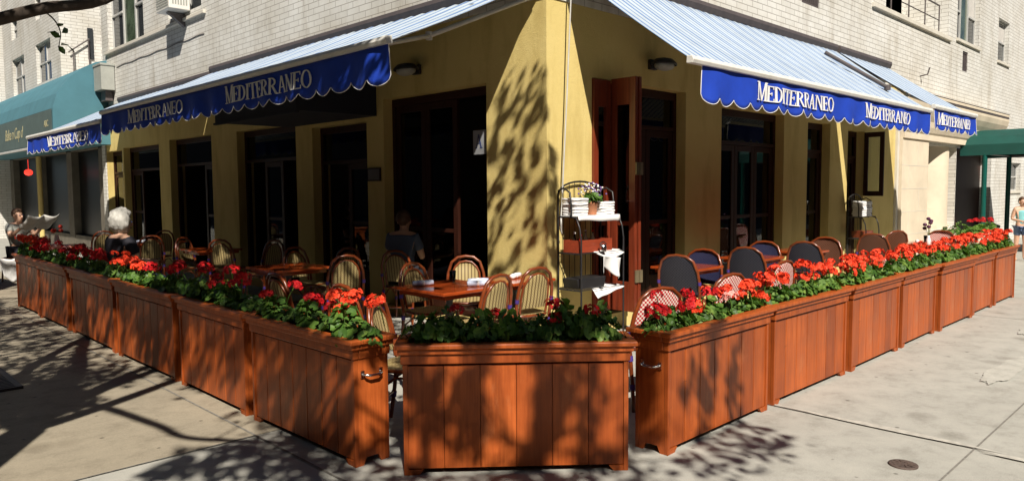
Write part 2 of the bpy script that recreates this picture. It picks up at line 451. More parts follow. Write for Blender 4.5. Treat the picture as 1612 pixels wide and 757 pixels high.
# ------------------------------------------------------------------ building
def fR(u, d, z): return (u, d, z)
def fL(u, d, z): return (d, u, z)
def wall(b, fn, u0, u1, z0, z1, ops, d0=0, depth=.3, m=0, mrev=None, back=True):
    us = sorted({u0, u1, *[o[0] for o in ops], *[o[1] for o in ops]}); zs = sorted({z0, z1, *[o[2] for o in ops], *[o[3] for o in ops]})
    us = [u for u in us if u0 <= u <= u1]; zs = [z for z in zs if z0 <= z <= z1]
    for i in range(len(us)-1):
        for k in range(len(zs)-1):
            cu, cz = (us[i]+us[i+1])/2, (zs[k]+zs[k+1])/2
            if any(o[0] < cu < o[1] and o[2] < cz < o[3] for o in ops): continue
            for d in ((d0, d0+depth) if back else (d0,)):
                b.face([fn(us[i], d, zs[k]), fn(us[i+1], d, zs[k]), fn(us[i+1], d, zs[k+1]), fn(us[i], d, zs[k+1])], m)
    mr = m if mrev is None else mrev
    e0, e1 = d0, d0+depth
    for o in ops:
        a, c, lo, hi = o
        for u in (a, c): b.face([fn(u, e0, lo), fn(u, e1, lo), fn(u, e1, hi), fn(u, e0, hi)], mr)
        for z in (lo, hi): b.face([fn(a, e0, z), fn(c, e0, z), fn(c, e1, z), fn(a, e1, z)], mr)
    for u in (u0, u1): b.face([fn(u, e0, z0), fn(u, e1, z0), fn(u, e1, z1), fn(u, e0, z1)], m)
    for z in (z0, z1): b.face([fn(u0, e0, z), fn(u1, e0, z), fn(u1, e1, z), fn(u0, e1, z)], m)
BLD = thing('apartment_building', 'white brick corner building with mustard yellow stucco restaurant on its ground floor', 'building')
RO = [(.74, 2.65, .18, 2.87), (3.55, 5.45, .18, 2.76), (6.3, 7.2, .18, 2.72), (7.97, 8.75, .18, 2.66)]
LO = [(.93, 2.95, .10, 2.84), (3.35, 4.82, .14, 2.58), (5.32, 7.42, .14, 2.68), (8.5, 10.6, .14, 2.70), (11.2, 13.5, .14, 2.66), (13.60, 14.75, .14, 2.62)]  # last opening widened over the stucco so that strip stays dark
b = MB()
wall(b, fL, 0, 15.0, 0, 3.62, LO, 0, .3)
wall(b, fR, .301, 10.5, 0, 3.62, RO, 0, .3)
b.build('stucco_wall', 'yellow_stucco', BLD)
# upper brick with window openings, a recessed balcony and a vent
WL = [(11.77, 14.21, 4.97, 6.6), (8.7, 10.35, 5.08, 6.6)]
WR = [(5.95, 6.62, 4.56, 5.2), (9.0, 13.66, 5.06, 9.0), (14.31, 16.25, 5.13, 6.55), (14.85, 15.3, 4.42, 4.9), (18.15, 19.35, 5.05, 6.2), (20.1, 21.4, 1.47, 2.3), (14.62, 17.9, 0, 2.60)]
b = MB()
wall(b, fL, -.014, 14.7, 3.622, 9.0, WL, -.014, .3)
wall(b, fR, .289, 10.5, 3.622, 9.0, [w_ for w_ in WR if w_[1] <= 9.0] + [(9.0, 10.5, 5.06, 9.0)], -.014, .3)
wall(b, fR, 10.5, 27, 0, 9.0, [(10.5, 13.66, 5.06, 9.0)] + [w_ for w_ in WR if w_[0] > 13.9] + [(12.2, 14.6, .62, 2.56)], -.014, .3)
wall(b, fR, 9.0, 13.66, 5.06, 9.0, [], .95, .1)
b.face([(9.0, .28, 5.07), (13.66, .28, 5.07), (13.66, .95, 5.07), (9.0, .95, 5.07)])
b.face([(9.0, .28, 5.07), (9.0, .95, 5.07), (9.0, .95, 9), (9.0, .28, 9)]); b.face([(13.66, .28, 5.07), (13.66, .95, 5.07), (13.66, .95, 9), (13.66, .28, 9)])
b.face([(0, 14.7, 3.7), (6, 14.7, 3.7), (6, 14.7, 9), (0, 14.7, 9)])
b.face([(0, 14.7, 4.7), (6, 14.7, 4.7), (6, 18.5, 4.7), (0, 18.5, 4.7)])
b.build('brick_wall', 'white_brick', BLD)
b = MB(); b.face([(0, 0, 8.99), (27, 0, 8.99), (27, 14.7, 8.99), (0, 14.7, 8.99)]); b.build('roof', 'asphalt', BLD)
b = MB(); b.box((-.03, 14.76, 0), (-.001, 15.03, 3.6)); b.build('brick_pier', 'white_brick', BLD)
# interior shell
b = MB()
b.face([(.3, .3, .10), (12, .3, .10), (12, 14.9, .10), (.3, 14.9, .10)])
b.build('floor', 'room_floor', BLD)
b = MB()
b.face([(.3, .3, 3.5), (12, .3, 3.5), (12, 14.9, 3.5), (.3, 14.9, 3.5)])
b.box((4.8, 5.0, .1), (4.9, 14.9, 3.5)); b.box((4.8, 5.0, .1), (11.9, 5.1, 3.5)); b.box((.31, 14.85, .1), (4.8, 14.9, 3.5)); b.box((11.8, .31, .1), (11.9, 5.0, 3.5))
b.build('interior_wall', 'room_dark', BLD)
# french doors: one frame per opening, its leaves, their glass
def french(op, fn, n, transom=.42, d=.14, skip=()):
    u0, u1, z0, z1 = op; b = MB(); t = .07
    def bx(bb, a0, a1, c0, c1, e0=d, e1=d+.08): bb.box(fn(a0, e0, c0), fn(a1, e1, c1))
    bx(b, u0+.002, u0+t, z0+.002, z1-.002); bx(b, u1-t, u1-.002, z0+.002, z1-.002); bx(b, u0+t, u1-t, z1-t-.03, z1-.002); bx(b, u0+t, u1-t, z0+.002, z0+.05)
    zt = z1-transom
    if transom: bx(b, u0+t, u1-t, zt-.05, zt)
    else: zt = z1-t-.03+.05
    b.build('door_frame', 'dark_wood', BLD, bevel=.004)
    if transom:
        g = MB(); bx(g, u0+t, u1-t, zt+.001, z1-t-.031, d+.03, d+.036); g.build('transom_glass', 'glass', BLD)
    wl = (u1-u0-2*t)/n
    for i in range(n):
        if i in skip: continue
        a0 = u0+t+i*wl+.004; a1 = a0+wl-.008; lo, hi = z0+.055, zt-.055
        l = MB(); s = .085
        bx(l, a0, a0+s, lo, hi, d+.015, d+.06); bx(l, a1-s, a1, lo, hi, d+.015, d+.06); bx(l, a0+s, a1-s, hi-s, hi, d+.015, d+.06)
        bx(l, a0+s, a1-s, lo, lo+.30, d+.015, d+.06); bx(l, a0+s, a1-s, lo+.95, lo+1.0, d+.02, d+.055)
        lf = l.build('door_leaf', 'dark_wood', BLD, bevel=.004)
        g = MB(); bx(g, a0+s, a1-s, lo+.30, lo+.95, d+.033, d+.038); bx(g, a0+s, a1-s, lo+1.0, hi-s, d+.033, d+.038); g.build('glass', 'glass', lf)
french(LO[0], fL, 3, 0, skip=(0,))
for o_, n_, k_ in zip(LO[1:], (2, 3, 3, 3, 1), ((1,), (0, 2), (1, 2), (0, 1), ())): french(o_, fL, n_, .5, skip=k_)
french(RO[0], fR, 3, .45, skip=(0,)); french(RO[1], fR, 3, .45); french(RO[2], fR, 1, .45); french(RO[3], fR, 1, .45)
# the two folded-out red leaves beside the wire rack
def leaf_panel(bb, M, wd, h, s=.095, t=.045):
    for a, c in (((0, 0, 0), (s, t, h)), ((wd-s, 0, 0), (wd, t, h)), ((s, 0, h-.30), (wd-s, t, h)), ((s, 0, 0), (wd-s, t, .34)), ((s, .006, .98), (wd-s, t-.006, 1.03))): bb.box(a, c, M=M)
for (px, py, ang, mat_) in ((1.06, -.02, -90, 'red_wood'), (1.13, -.03, -92, 'red_wood')):
    M = Matrix.Translation((px, py, .24)) @ Matrix.Rotation(R(ang), 4, 'Z')
    b = MB(); leaf_panel(b, M, .34, 2.64, s=.085); lf = b.build('door_leaf', mat_, BLD, bevel=.004)
    g = MB(); g.box((.085, .018, .34), (.255, .024, .98), M=M); g.box((.085, .018, 1.03), (.255, .024, 2.34), M=M); g.build('glass', 'glass', lf)
    for z in (.34, 1.55): h = MB(); h.box((.345, -.004, z), (.362, .05, z+.14), M=M); h.build('hinge', 'brass', lf)
b = MB(); M = Matrix.Translation((.745, -.03, .24)); leaf_panel(b, M, .30, 2.62, s=.08); b.build('door_leaf', 'red_wood', BLD, bevel=.004)
# open casement of the far right window
b = MB(); x = 8.72
for lo, hi, y0, y1 in ((1.46, 2.64, -.36, -.29), (1.46, 2.64, -.08, -.01), (1.46, 1.55, -.29, -.08), (2.55, 2.64, -.29, -.08)): b.box((x, y0, lo), (x+.04, y1, hi))
cs = b.build('casement', 'dark_wood', BLD)
g = MB(); g.box((x+.018, -.29, 1.55), (x+.022, -.08, 2.55)); g.build('glass', 'clear_glass', cs)
# pale corner trim at the right end of the stucco
b = MB(); b.box((10.40, -.045, 0), (10.52, -.001, 3.62)); b.build('corner_trim', 'stone_trim', BLD)
b = MB(); b.box((-.0, -.02, .0), (.739, -.001, .12)); b.box((2.651, -.02, 0), (10.39, -.001, .12)); b.box((-.02, -.02, 0), (-.001, .929, .12)); b.build('base_board', 'yellow_stucco', BLD)
# limestone entrance front
b = MB()
b.box((10.53, -.10, 0), (12.2, -.02, 2.62))
b.box((12.2, -.08, 0), (14.62, -.02, .61)); b.box((12.15, .10, .61), (14.62, .28, .70))
for z in (.62, 1.1, 1.58, 2.06): b.box((10.53, -.1035, z), (12.2, -.0995, z+.012), 1)
for z, x0 in ((.0, 11.3), (.63, 11.0), (1.11, 11.6), (1.59, 10.95), (2.07, 11.5)): b.box((x0, -.1035, z+.01), (x0+.012, -.0995, z+.47), 1)
b.build('limestone_pier', ['limestone', 'stone_trim'], BLD)
b = MB(); b.lathe([(.62, .615), (.62, 2.61)], (14.0, .62, 0), 40)
for z in (1.1, 1.6, 2.1): b.lathe([(.621, z), (.623, z+.004), (.623, z+.010), (.621, z+.014)], (14.0, .62, 0), 40)
b.build('limestone_column', 'limestone', BLD)
b = MB(); b.box((12.21, .45, .62), (14.6, .5, 2.6)); b.build('window', 'window_glass', BLD)
b = MB()
prof = [(0, 2.62), (-.12, 2.62), (-.12, 2.74), (-.15, 2.78), (-.19, 2.88), (-.21, 3.0), (-.27, 3.10), (-.33, 3.22), (-.36, 3.34), (-.36, 3.40), (-.33, 3.41), (-.33, 3.45), (-.36, 3.46), (-.36, 3.53), (0, 3.60)]
b.prism(prof, lambda p, q, t: (t, p-.015, q), 10.54, 18.0)
b.build('cornice', 'limestone', BLD)
b = MB(); b.box((10.54, -.376, 3.412), (18.005, -.34, 3.448)); b.box((10.54, -.38, 3.52), (18.005, -.34, 3.535)); b.build('cornice_groove', 'bronze_frame', BLD)
b = MB(); b.box((14.64, .24, .0), (17.88, .28, 2.59)); b.build('entrance_door', 'dark_wood', BLD)
# sills, copings and balcony rail
b = MB(); b.box((-.07, 8.5, 4.90), (-.015, 14.4, 4.965)); b.build('sill', 'stone_trim', BLD, bevel=.006)
b = MB(); b.box((8.9, -.07, 4.97), (13.8, .27, 5.055)); b.build('balcony_coping', 'stone_trim', BLD, bevel=.006)
b = MB()
b.tube([(9.3, .12, 5.75), (13.4, .12, 5.75)], .018); b.tube([(9.3, .12, 5.42), (13.4, .12, 5.42)], .012)
for x in (9.3, 10.3, 11.35, 12.4, 13.4): b.tube([(x, .12, 5.05), (x, .12, 5.75)], .015)
b.build('balcony_rail', 'bronze_frame', BLD)
for a_, c_ in (((14.25, -.06, 5.06), (16.32, -.016, 5.125)), ((18.08, -.06, 4.98), (19.42, -.016, 5.045)), ((20.03, -.06, 1.40), (21.47, -.016, 1.465))): b = MB(); b.box(a_, c_); b.build('sill', 'stone_trim', BLD)
def upwin(op, fn, cols, bays, parent=None, d=.09, half=True, glass_m='window_glass'):
    u0, u1, z0, z1 = op; b = MB(); wd = (u1-u0)/bays; t = .045
    for i in range(bays+1):
        u = u0+i*wd; a = max(u0+.002, u-t/2-.01); c = min(u1-.002, u+t/2+.01); b.box(fn(a, d, z0+.002), fn(c, d+.06, z1-.002))
    for i in range(bays):
        a, c = u0+i*wd+t*.72, u0+(i+1)*wd-t*.72
        b.box(fn(a, d+.004, z0+.002), fn(c, d+.056, z0+t)); b.box(fn(a, d+.004, z1-t), fn(c, d+.056, z1-.002))
        if half and cols[i] != 'g': b.box(fn(a, d-.01, (z0+z1)/2-.02), fn(c, d+.05, (z0+z1)/2+.025))
    fr = b.build('window_frame', 'aluminium', parent or BLD)
    for i in range(bays):
        a, c = u0+i*wd+t*.72, u0+(i+1)*wd-t*.72
        p = MB(); p.box(fn(a, d+.03, z0+t), fn(c, d+.04, z1-t)); p.build('pane', 'green_pane' if cols[i] == 'g' else glass_m, fr)
        if cols[i] == 'b':
            p = MB(); zz = z0+t if random.random() < .5 else z0+(z1-z0)*.5
            p.box(fn(a+.01, d+.024, (z0+z1)/2+.03 if True else zz), fn(c-.01, d+.029, z1-t)); p.build('blind', 'blind', fr)
upwin(WL[0], fL, 'wgw', 3); upwin(WL[1], fL, 'ww', 2)
upwin(WR[2], fR, 'wgb', 3); upwin(WR[4], fR, 'b', 1); upwin(WR[5], fR, 'w', 1)
for (u0, u1, z0, z1) in (WR[0], WR[3]):
    b = MB(); b.box((u0+.002, .005, z0+.002), (u0+.04, .06, z1-.002)); b.box((u1-.04, .005, z0+.002), (u1-.002, .06, z1-.002)); b.box((u0+.04, .005, z0+.002), (u1-.04, .06, z0+.04)); b.box((u0+.04, .005, z1-.04), (u1-.04, .06, z1-.002)); b.box((u0+.04, .07, z0+.04), (u1-.04, .08, z1-.04))
    n = int((u1-u0)/.07)
    for i in range(1, n): b.box((u0+i*(u1-u0)/n-.01, .015, z0+.04), (u0+i*(u1-u0)/n+.01, .05, z1-.04))
    b.build('vent_grille', 'bronze_frame', BLD)
# dark tube standing in for the shadow line under a left brick course
b = MB()
pts = [(-.022, 8.6+i*.22, 4.545+.010*math.sin(i*1.3)) for i in range(24)]
b.tube(pts, .007); b.build('course_shadow_line', 'bronze_frame', BLD)
b = MB(); b.box((-.05, 3.1, 3.63), (-.016, 14.6, 3.70)); b.box((2.2, -.05, 3.70), (10.3, -.016, 3.76)); b.build('drip_ledge', 'bronze_frame', BLD)
b = MB(); b.tube([(11.75, -.02, 3.98), (11.75, -.16, 4.0), (11.75, -.20, 4.14)], .015); b.build('wall_hook', 'bronze_frame', BLD)

# far block beyond the light court
FAR = thing('apartment_building', 'white brick block beyond the light court over the teal shop awning', 'building', (0, 15.0, 0))
def fF(u, d, z): return (d, u-15.0, z)
WF = [(23.5, 24.4, 6.69, 7.4), (20.38, 21.05, 6.81, 7.5), (22.8, 24.5, 4.86, 6.05), (19.5, 21.25, 4.93, 6.1)]
b = MB(); wall(b, fF, 18.5, 25.8, 3.2, 10, WF, 0, .3)
b.face([(0.301, 3.5, 3.2), (6, 3.5, 3.2), (6, 3.5, 10), (0.301, 3.5, 10)])
b.build('brick_wall', 'white_brick', FAR)
for w_, c_ in zip(WF, ('w', 'w', 'bw', 'bw')): upwin(w_, fF, c_, len(c_), FAR)
b = MB(); b.box((.70, 3.46, 5.42), (.84, 3.497, 6.3)); b.build('slot_window', 'window_glass', FAR)
b = MB(); b.tube([(.18, -.1+3.5, 5.55), (.72, 3.4, 5.98)], .02); b.tube([(.30, 3.4, 4.7), (.30, 3.4, 5.65)], .016); b.tube([(.70, 3.4, 4.7), (.70, 3.4, 5.96)], .016); b.build('stair_rail', 'bronze_frame', FAR)
b = MB()
for y in (0.02, 3.0, 6.6, 10.3): b.box((.02, y, 0), (.32, y+.5, 3.2))
b.box((.02, .02, 2.75), (.32, 10.8, 3.199)); b.box((.03, .5, 0), (.30, 10.3, .45)); b.build('stone_pier', 'shop_stone', FAR)
b = MB(); b.box((.2, .52, .45), (.24, 10.3, 2.75)); b.build('shop_window', 'shop_glass', FAR)
b = MB(); b.tube([(-.25, 5.4, 0), (-.25, 5.4, 2.7)], .07, 10); b.build('awning_post', 'yellow_stucco', FAR)
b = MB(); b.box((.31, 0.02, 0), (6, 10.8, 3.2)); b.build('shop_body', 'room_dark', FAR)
PAL = thing('apartment_building', 'pale house at the far left edge past the white brick block', 'building', (-.35, 26.2, 0))
b = MB(); b.box((0, 0, 0), (6, 12, 9.5)); b.build('brick_wall', 'white_brick', PAL)
for z in (3.4, 6.2):
    for y in (1.5, 5, 8.5): b = MB(); b.box((-.03, y, z), (-.002, y+1.1, z+1.5)); b.build('window', 'window_glass', PAL)

# ------------------------------------------------------------------ awnings
SER = {}
def letters():
    def q(x0, y0, x1, y1, wd): return [(x0-wd/2, y0), (x0+wd/2, y0), (x1+wd/2, y1), (x1-wd/2, y1)]
    def bar(x0, x1, y, h=.06): return [(x0, y), (x1, y), (x1, y+h), (x0, y+h)]
    def st(x, wd=.15): return q(x, 0, x, 1, wd)
    def sf(x, y, wd=.3): return bar(x-wd/2, x+wd/2, y, .05)
    def arc(cx, cy, rx, ry, a0, a1, tx, ty, n=12):
        out = []
        for i in range(n):
            A, B = R(a0+(a1-a0)*i/n), R(a0+(a1-a0)*(i+1)/n)
            out.append([(cx+rx*math.cos(A), cy+ry*math.sin(A)), (cx+rx*math.cos(B), cy+ry*math.sin(B)), (cx+(rx-tx)*math.cos(B), cy+(ry-ty)*math.sin(B)), (cx+(rx-tx)*math.cos(A), cy+(ry-ty)*math.sin(A))])
        return out
    SER['M'] = (.98, [q(.14, 0, .14, 1, .06), q(.84, 0, .84, 1, .15), q(.47, .0, .17, 1, .13), q(.47, 0, .80, 1, .06), sf(.14, 0, .24), sf(.84, 0, .28), bar(.04, .22, .95, .05), bar(.76, .96, .95, .05)])
    SER['E'] = (.66, [st(.17), bar(.17, .60, .94), bar(.17, .48, .48), bar(.17, .62, 0), q(.59, .8, .57, 1, .04), q(.46, .4, .46, .62, .035), q(.62, 0, .62, .22, .04), bar(.04, .25, 0, .045), bar(.04, .25, .955, .045)])
    SER['D'] = (.80, [st(.17), *arc(.26, .5, .48, .5, -90, 90, .15, .06), bar(.12, .30, 0), bar(.12, .30, .94), bar(.04, .2, 0, .045), bar(.04, .2, .955, .045)])
    SER['I'] = (.36, [st(.18), sf(.18, 0), sf(.18, .95)])
    SER['T'] = (.72, [st(.36), sf(.36, 0), bar(.04, .68, .94), q(.06, .76, .05, 1, .04), q(.66, .76, .67, 1, .04)])
    SER['R'] = (.78, [st(.17), sf(.17, 0), *arc(.28, .74, .34, .26, -90, 90, .13, .055), bar(.12, .32, .94), bar(.17, .32, .48), q(.66, 0, .36, .5, .15), bar(.58, .78, 0, .045), bar(.04, .2, .955, .045)])
    SER['A'] = (.84, [q(.14, 0, .42, 1, .06), q(.70, 0, .42, 1, .15), bar(.24, .60, .32, .05), sf(.14, 0, .24), sf(.70, 0, .28)])
    SER['N'] = (.84, [q(.16, 0, .16, 1, .06), q(.70, 0, .70, 1, .06), q(.68, 0, .18, 1, .14), sf(.16, 0, .22), bar(.04, .2, .95, .05), bar(.60, .80, .95, .05)])
    SER['O'] = (.86, arc(.43, .5, .39, .51, 0, 360, .13, .055, 26))
letters()
WORD = 'MEDITERRANEO'
def wordmark(fn, width, height):
    """fn(s, h, d) -> point; s runs along the word, h up, d out"""
    b = MB(); k = 0; total = sum(SER[c][0]*(1.0 if i else 1.12)*.93 for i, c in enumerate(WORD)); s = 0; sc = width/total
    for i, c in enumerate(WORD):
        wd, polys = SER[c]; hs = 1.0 if i else 1.16
        for p in polys:
            k += 1; d = .009+.0006*(k % 7)
            b.prism([(s+x*sc*(1.0 if i else 1.12), y*height*hs) for x, y in p], lambda a, h_, t: fn(a, h_, t), .004, d)
        s += wd*sc*.93*(1.0 if i else 1.12)
    return b
def awning(name, label, fn, u0, u1, out, zw, zf, words, drop=.30, rip=.0035, end_bar=.16, arm_us=(), seed=0, lobe=.29, wind=.017, val0=0, rper=.19):
    """fn(u, v, z): u along the facade, v outwards"""
    org = Vector(fn((u0+u1)/2, 0, zw))
    F = lambda u, v, z: Vector(fn(u, v, z))-org
    th = thing(name, label, 'awning', org, 0, 'blue awnings over the restaurant terrace')
    nu = int((u1-u0)/.035)
    def surf(s, t):
        u = u0+(u1-u0)*s
        rp = rip*math.sin(2*PI*u/rper+.6*math.sin(u*1.7+seed))*(1-.25*t) + .012*math.sin(u*.9+seed)
        return F(u, .10+(out-.12)*t, zw-.03+(zf+.035-zw)*t - .022*math.sin(PI*t) + rp)
    b = MB(); b.grid(surf, nu, 10, uvfn=lambda s, t: (u0+(u1-u0)*s, t*out)); 
    o = b.build('fabric', 'striped_canvas', th); sl = o.modifiers.new('thick', 'SOLIDIFY'); sl.thickness = .003
    b = MB(); b.prism([(0.02, .10), (.15, .07), (.16, .02), (.13, -.05), (.02, -.06)], lambda p, q, t: F(t, p, zw+q), u0-.03, u1+.03); b.build('cassette', 'bronze_frame', th)
    b = MB(); b.prism([(-.035, -.03), (.03, -.035), (.045, 0), (.03, .035), (-.03, .04)], lambda p, q, t: F(t, out+p, zf+q), u0-end_bar, u1+end_bar*.25); b.build('front_bar', 'white_metal', th, bevel=.006)
    wv = lambda u, h: wind*math.sin(2*PI*u/(lobe*2.1)+seed+h*2)*(.25+h/drop) + .008*math.sin(u*13+seed)*(h/drop)
    zt = zf-.03
    n = int((u1-u0)/.02); V = []; nv = 8
    def bot(u): return drop-.085+.085*abs(math.sin(PI*(u-u0-val0)/lobe))**.55
    def val(s, t):
        u = u0+val0+(u1-u0-val0)*s; h = bot(u)*t
        return F(u, out+wv(u, h), zt-h)
    b = MB(); b.grid(val, n, nv); vo = b.build('valance', 'blue_canvas', th); sl = vo.modifiers.new('thick', 'SOLIDIFY'); sl.thickness = .002
    b = MB(); b.tube([val(0, t/8) for t in range(9)] + [val(s/n, 1) for s in range(1, n)] + [val(1, 1-t/8) for t in range(9)], .0045, 5); b.build('piping', 'letter_white', th)
    for (ws, we, h) in words:   # word starts at ws, ends at we along u, letter height h
        sg = 1 if we > ws else -1
        wb = wordmark(lambda a, hh, d: F(ws+sg*a, out+d+.006+wv(ws+sg*a, .235-hh), zt-.235+hh), abs(we-ws), h)
        wb.build('lettering', 'letter_white', th)
    for u in arm_us:
        b = MB(); el = (u+ (.55 if u < (u0+u1)/2 else -.55), out*.52, zw-.18-(zw-zf)*.5)
        b.tube([F(u, .06, zw-.16), F(*el)], .025, 6); b.tube([F(*el), F(u, out-.02, zf-.02)], .022, 6); b.lathe([(.035, -.04), (.035, .04)], F(*el), 8)
        b.build('folding_arm', 'grey_metal', th)
    return th
fAR = lambda u, v, z: (u, -v, z)
fAL = lambda u, v, z: (-v, u, z)
awning('awning', 'long blue awning on the sunlit right front with the restaurant name printed twice', fAR, .20, 7.04, 1.60, 3.95, 2.80, ((1.42, 3.33, .165), (4.33, 6.11, .165)), .345, end_bar=.03, arm_us=(.9, 5.0), seed=1, lobe=.30, val0=.19)
awning('awning', 'short blue awning at the far right end of the terrace', fAR, 7.20, 9.6, 1.60, 3.95, 2.88, ((7.42, 9.24, .165),), .33, end_bar=.02, arm_us=(8.9,), seed=2.4, lobe=.29)
awning('awning', 'long shaded blue awning nearest the yellow corner on the left front', fAL, .05, 8.10, 1.95, 3.80, 2.93, ((3.36, 1.36, .175), (6.79, 4.66, .175)), .345, end_bar=.02, arm_us=(.12, 4.0, 7.5), seed=4, lobe=.31, rip=.010, rper=.21)
awning('awning', 'far left blue awning next to the teal shop awning', fAL, 8.18, 13.25, 1.95, 3.72, 2.80, ((11.66, 8.86, .165),), .33, end_bar=.02, arm_us=(8.8, 12.6), seed=5.1, rip=.010, rper=.21, lobe=.31)
# dark roll-down box under the left awning
b = MB(); b.box((-1.18, 3.1, 2.63), (-.003, 5.5, 3.12)); b.box((-1.20, 3.08, 2.60), (-1.15, 5.52, 2.629)); tag(b.build('canvas_box', 'navy_box'), 'black canvas box hung under the left awning', 'canopy box')
# hand crank rod hanging in front of the right face
b = MB(); b.tube([(.22, -.16, 3.86), (.205, -.10, 2.6), (.165, -.055, 1.40), (.165, -.05, 1.34)], .008, 8); b.tube([(.165, -.05, 1.34), (.12, -.09, 1.32), (.11, -.10, 1.30), (.11, -.10, 1.20), (.14, -.08, 1.17)], .010, 8)
tag(b.build('crank_rod', 'grey_metal'), 'thin white crank rod hanging down the yellow corner', 'rod')
b = MB(); b.tube([(5.6, -.55, 3.66), (6.25, -1.2, 3.15)], .03, 8); b.lathe([(.045, -.04), (.045, .04)], (6.28, -1.22, 3.13), 10); tag(b.build('awning_brace', 'bronze_frame'), 'dark brace lying on the striped fabric between the two right awnings', 'brace')

# teal shop awning : quarter-barrel with straight valance
T = thing('shop_awning', 'teal barrel-shaped shop awning at the far left', 'awning', (0, 14.4, 2.7))
pr = [(.02, 4.80), (-.26, 4.72), (-.55, 4.55), (-.81, 4.33), (-1.0, 4.08), (-1.10, 3.92), (-1.20, 3.58), (-1.21, 2.78)]
b = MB()
pr2 = pr+[(.02, 2.78)]
b.prism(pr2, lambda p, q, t: (p-.0, t, q-2.7), 0, 12); 
b.build('canopy', 'teal_canvas', T)
b = MB(); b.box((-1.222, .06, .10), (-1.213, 12, .86)); b.build('valance', 'teal_dark', T)
b = MB(); b.box((-1.24, -.02, .02), (-1.18, 12, .075)); b.build('front_bar', 'grey_metal', T)
def text_part(txt, size, mat, parent, mw, shear=.35):
    cu = bpy.data.curves.new('lettering', 'FONT'); cu.body = txt; cu.size = size; cu.shear = shear; cu.extrude = .002; cu.space_character = .92
    o = bpy.data.objects.new('lettering', cu); COL.objects.link(o)
    bpy.context.view_layer.update()
    me = bpy.data.meshes.new_from_object(o.evaluated_get(bpy.context.evaluated_depsgraph_get()))
    bpy.data.objects.remove(o); me.materials.clear(); me.materials.append(MATS[mat])
    t = bpy.data.objects.new('lettering', me); COL.objects.link(t); t.parent = parent; t.matrix_local = mw
    return t
text_part('Bake n Cup d', .42, 'gold_letter', T, Matrix(((0, 0, -1, -1.226), (-1, 0, 0, 5.1), (0, 1, 0, .36), (0, 0, 0, 1))))
text_part('ABC', .22, 'gold_letter', T, Matrix(((0, 0, -1, -1.226), (-1, 0, 0, .75), (0, 1, 0, .48), (0, 0, 0, 1))), 0)
b = MB(); b.box((-.32, 13.8, 4.02), (-.03, 14.36, 4.62)); b.box((-.335, 13.78, 4.58), (-.02, 14.38, 4.63)); b.box((-.20, 13.95, 3.78), (-.04, 14.3, 4.019), 1)
tag(b.build('vent_box', ['grey_panel', 'bronze_frame'], bevel=.006), 'grey metal vent box on the brick beside the teal awning', 'vent box')
# red lantern under the teal awning
b = MB(); b.ell((0, 0, 0), (.11, .11, .09)); b.tube([(0, 0, .08), (0, 0, .36)], .005, 5); tag(b.build('lantern', 'red_glow', loc=(-.75, 19.3, 2.20)), 'small red lamp hanging in the shop doorway under the teal awning', 'lantern')
# green entrance canopy
G = thing('entrance_canopy', 'dark green barrel canopy reaching out from the far right doorway', 'canopy', (16.1, -.3, 0))
b = MB(); prg = [(-1.25, 2.36), (-1.25, 2.62), (-1.05, 2.82), (-.6, 2.98), (0, 3.03), (.6, 2.98), (1.05, 2.82), (1.25, 2.62), (1.25, 2.36), (1.22, 2.36), (1.22, 2.6), (1.03, 2.79), (.6, 2.95), (0, 3.0), (-.6, 2.95), (-1.03, 2.79), (-1.22, 2.6), (-1.22, 2.36)]
for i in range(len(prg)//2-1):
    a, c = prg[i], prg[i+1]; d_, e = prg[len(prg)-2-i], prg[len(prg)-1-i]
    b.prism([a, c, d_, e], lambda p, q, t: (p, t, q), .27, -5.2)
b.build('canvas', 'green_canvas', G)
for (x, y) in ((-1.2, -.25), (1.2, -.25), (-1.2, -2.6), (1.2, -2.6), (-1.2, -5.1), (1.2, -5.1)):
    b = MB(); b.tube([(x, y, 0), (x, y, 2.4)], .055, 10); b.build('pole', 'green_paint', G)
b = MB()
for y in (-.25, -2.6, -5.1): b.tube([(-1.2, y, 2.4), (1.2, y, 2.4)], .025, 6)
b.tube([(-1.2, -.25, 2.40), (-1.2, -5.1, 2.40)], .025, 6); b.tube([(1.2, -.25, 2.40), (1.2, -5.1, 2.40)], .025, 6); b.build('frame', 'bronze_frame', G)

# wall lamps, plaque, letter grade, air conditioner
def sconce(label, fn, u, z):
    t = thing('wall_lamp', label, 'wall lamp', fn(u, 0, z), 0, 'bulkhead lamps on the stucco')
    o = Vector(fn(u, 0, z)); P = lambda a, d, h: Vector(fn(u+a, d, z+h))-o
    b = MB(); V = []
    b.box(P(-.07, -.001, -.05), P(.07, -.05, .07)); b.tube([P(0, -.05, .03), P(0, -.12, .06), P(0, -.17, .03)], .022, 8); b.build('mount', 'black_metal', t, bevel=.008)
    b = MB(); n = 20
    for k, (rx, h, dd) in enumerate(((.20, .0, 0),)):
        pass
    rings = [(.05, .07), (.14, .055), (.20, .01), (.205, -.01), (.19, -.015)]
    VV = []; FF = []
    for r_, h in rings:
        for j in range(n):
            a = 2*PI*j/n; VV.append(P(r_*math.cos(a), -.19+r_*.62*math.sin(a), h))
    for i in range(len(rings)-1):
        for j in range(n): FF.append((i*n+j, i*n+(j+1) % n, (i+1)*n+(j+1) % n, (i+1)*n+j))
    FF.append(tuple(range(n))); b.mesh(VV, FF, 0, True); b.build('hood', 'black_metal', t)
    b = MB(); b.ell(P(0, -.19, -.02), (.16, .10, .06) if fn is fR else (.10, .16, .06)); b.build('lens', 'grey_panel', t)
sconce('black bulkhead lamp in the shade above the left double doors', fL, 2.18, 3.12)
sconce('black bulkhead lamp on the right front above the folded red door', fR, 1.87, 3.12)
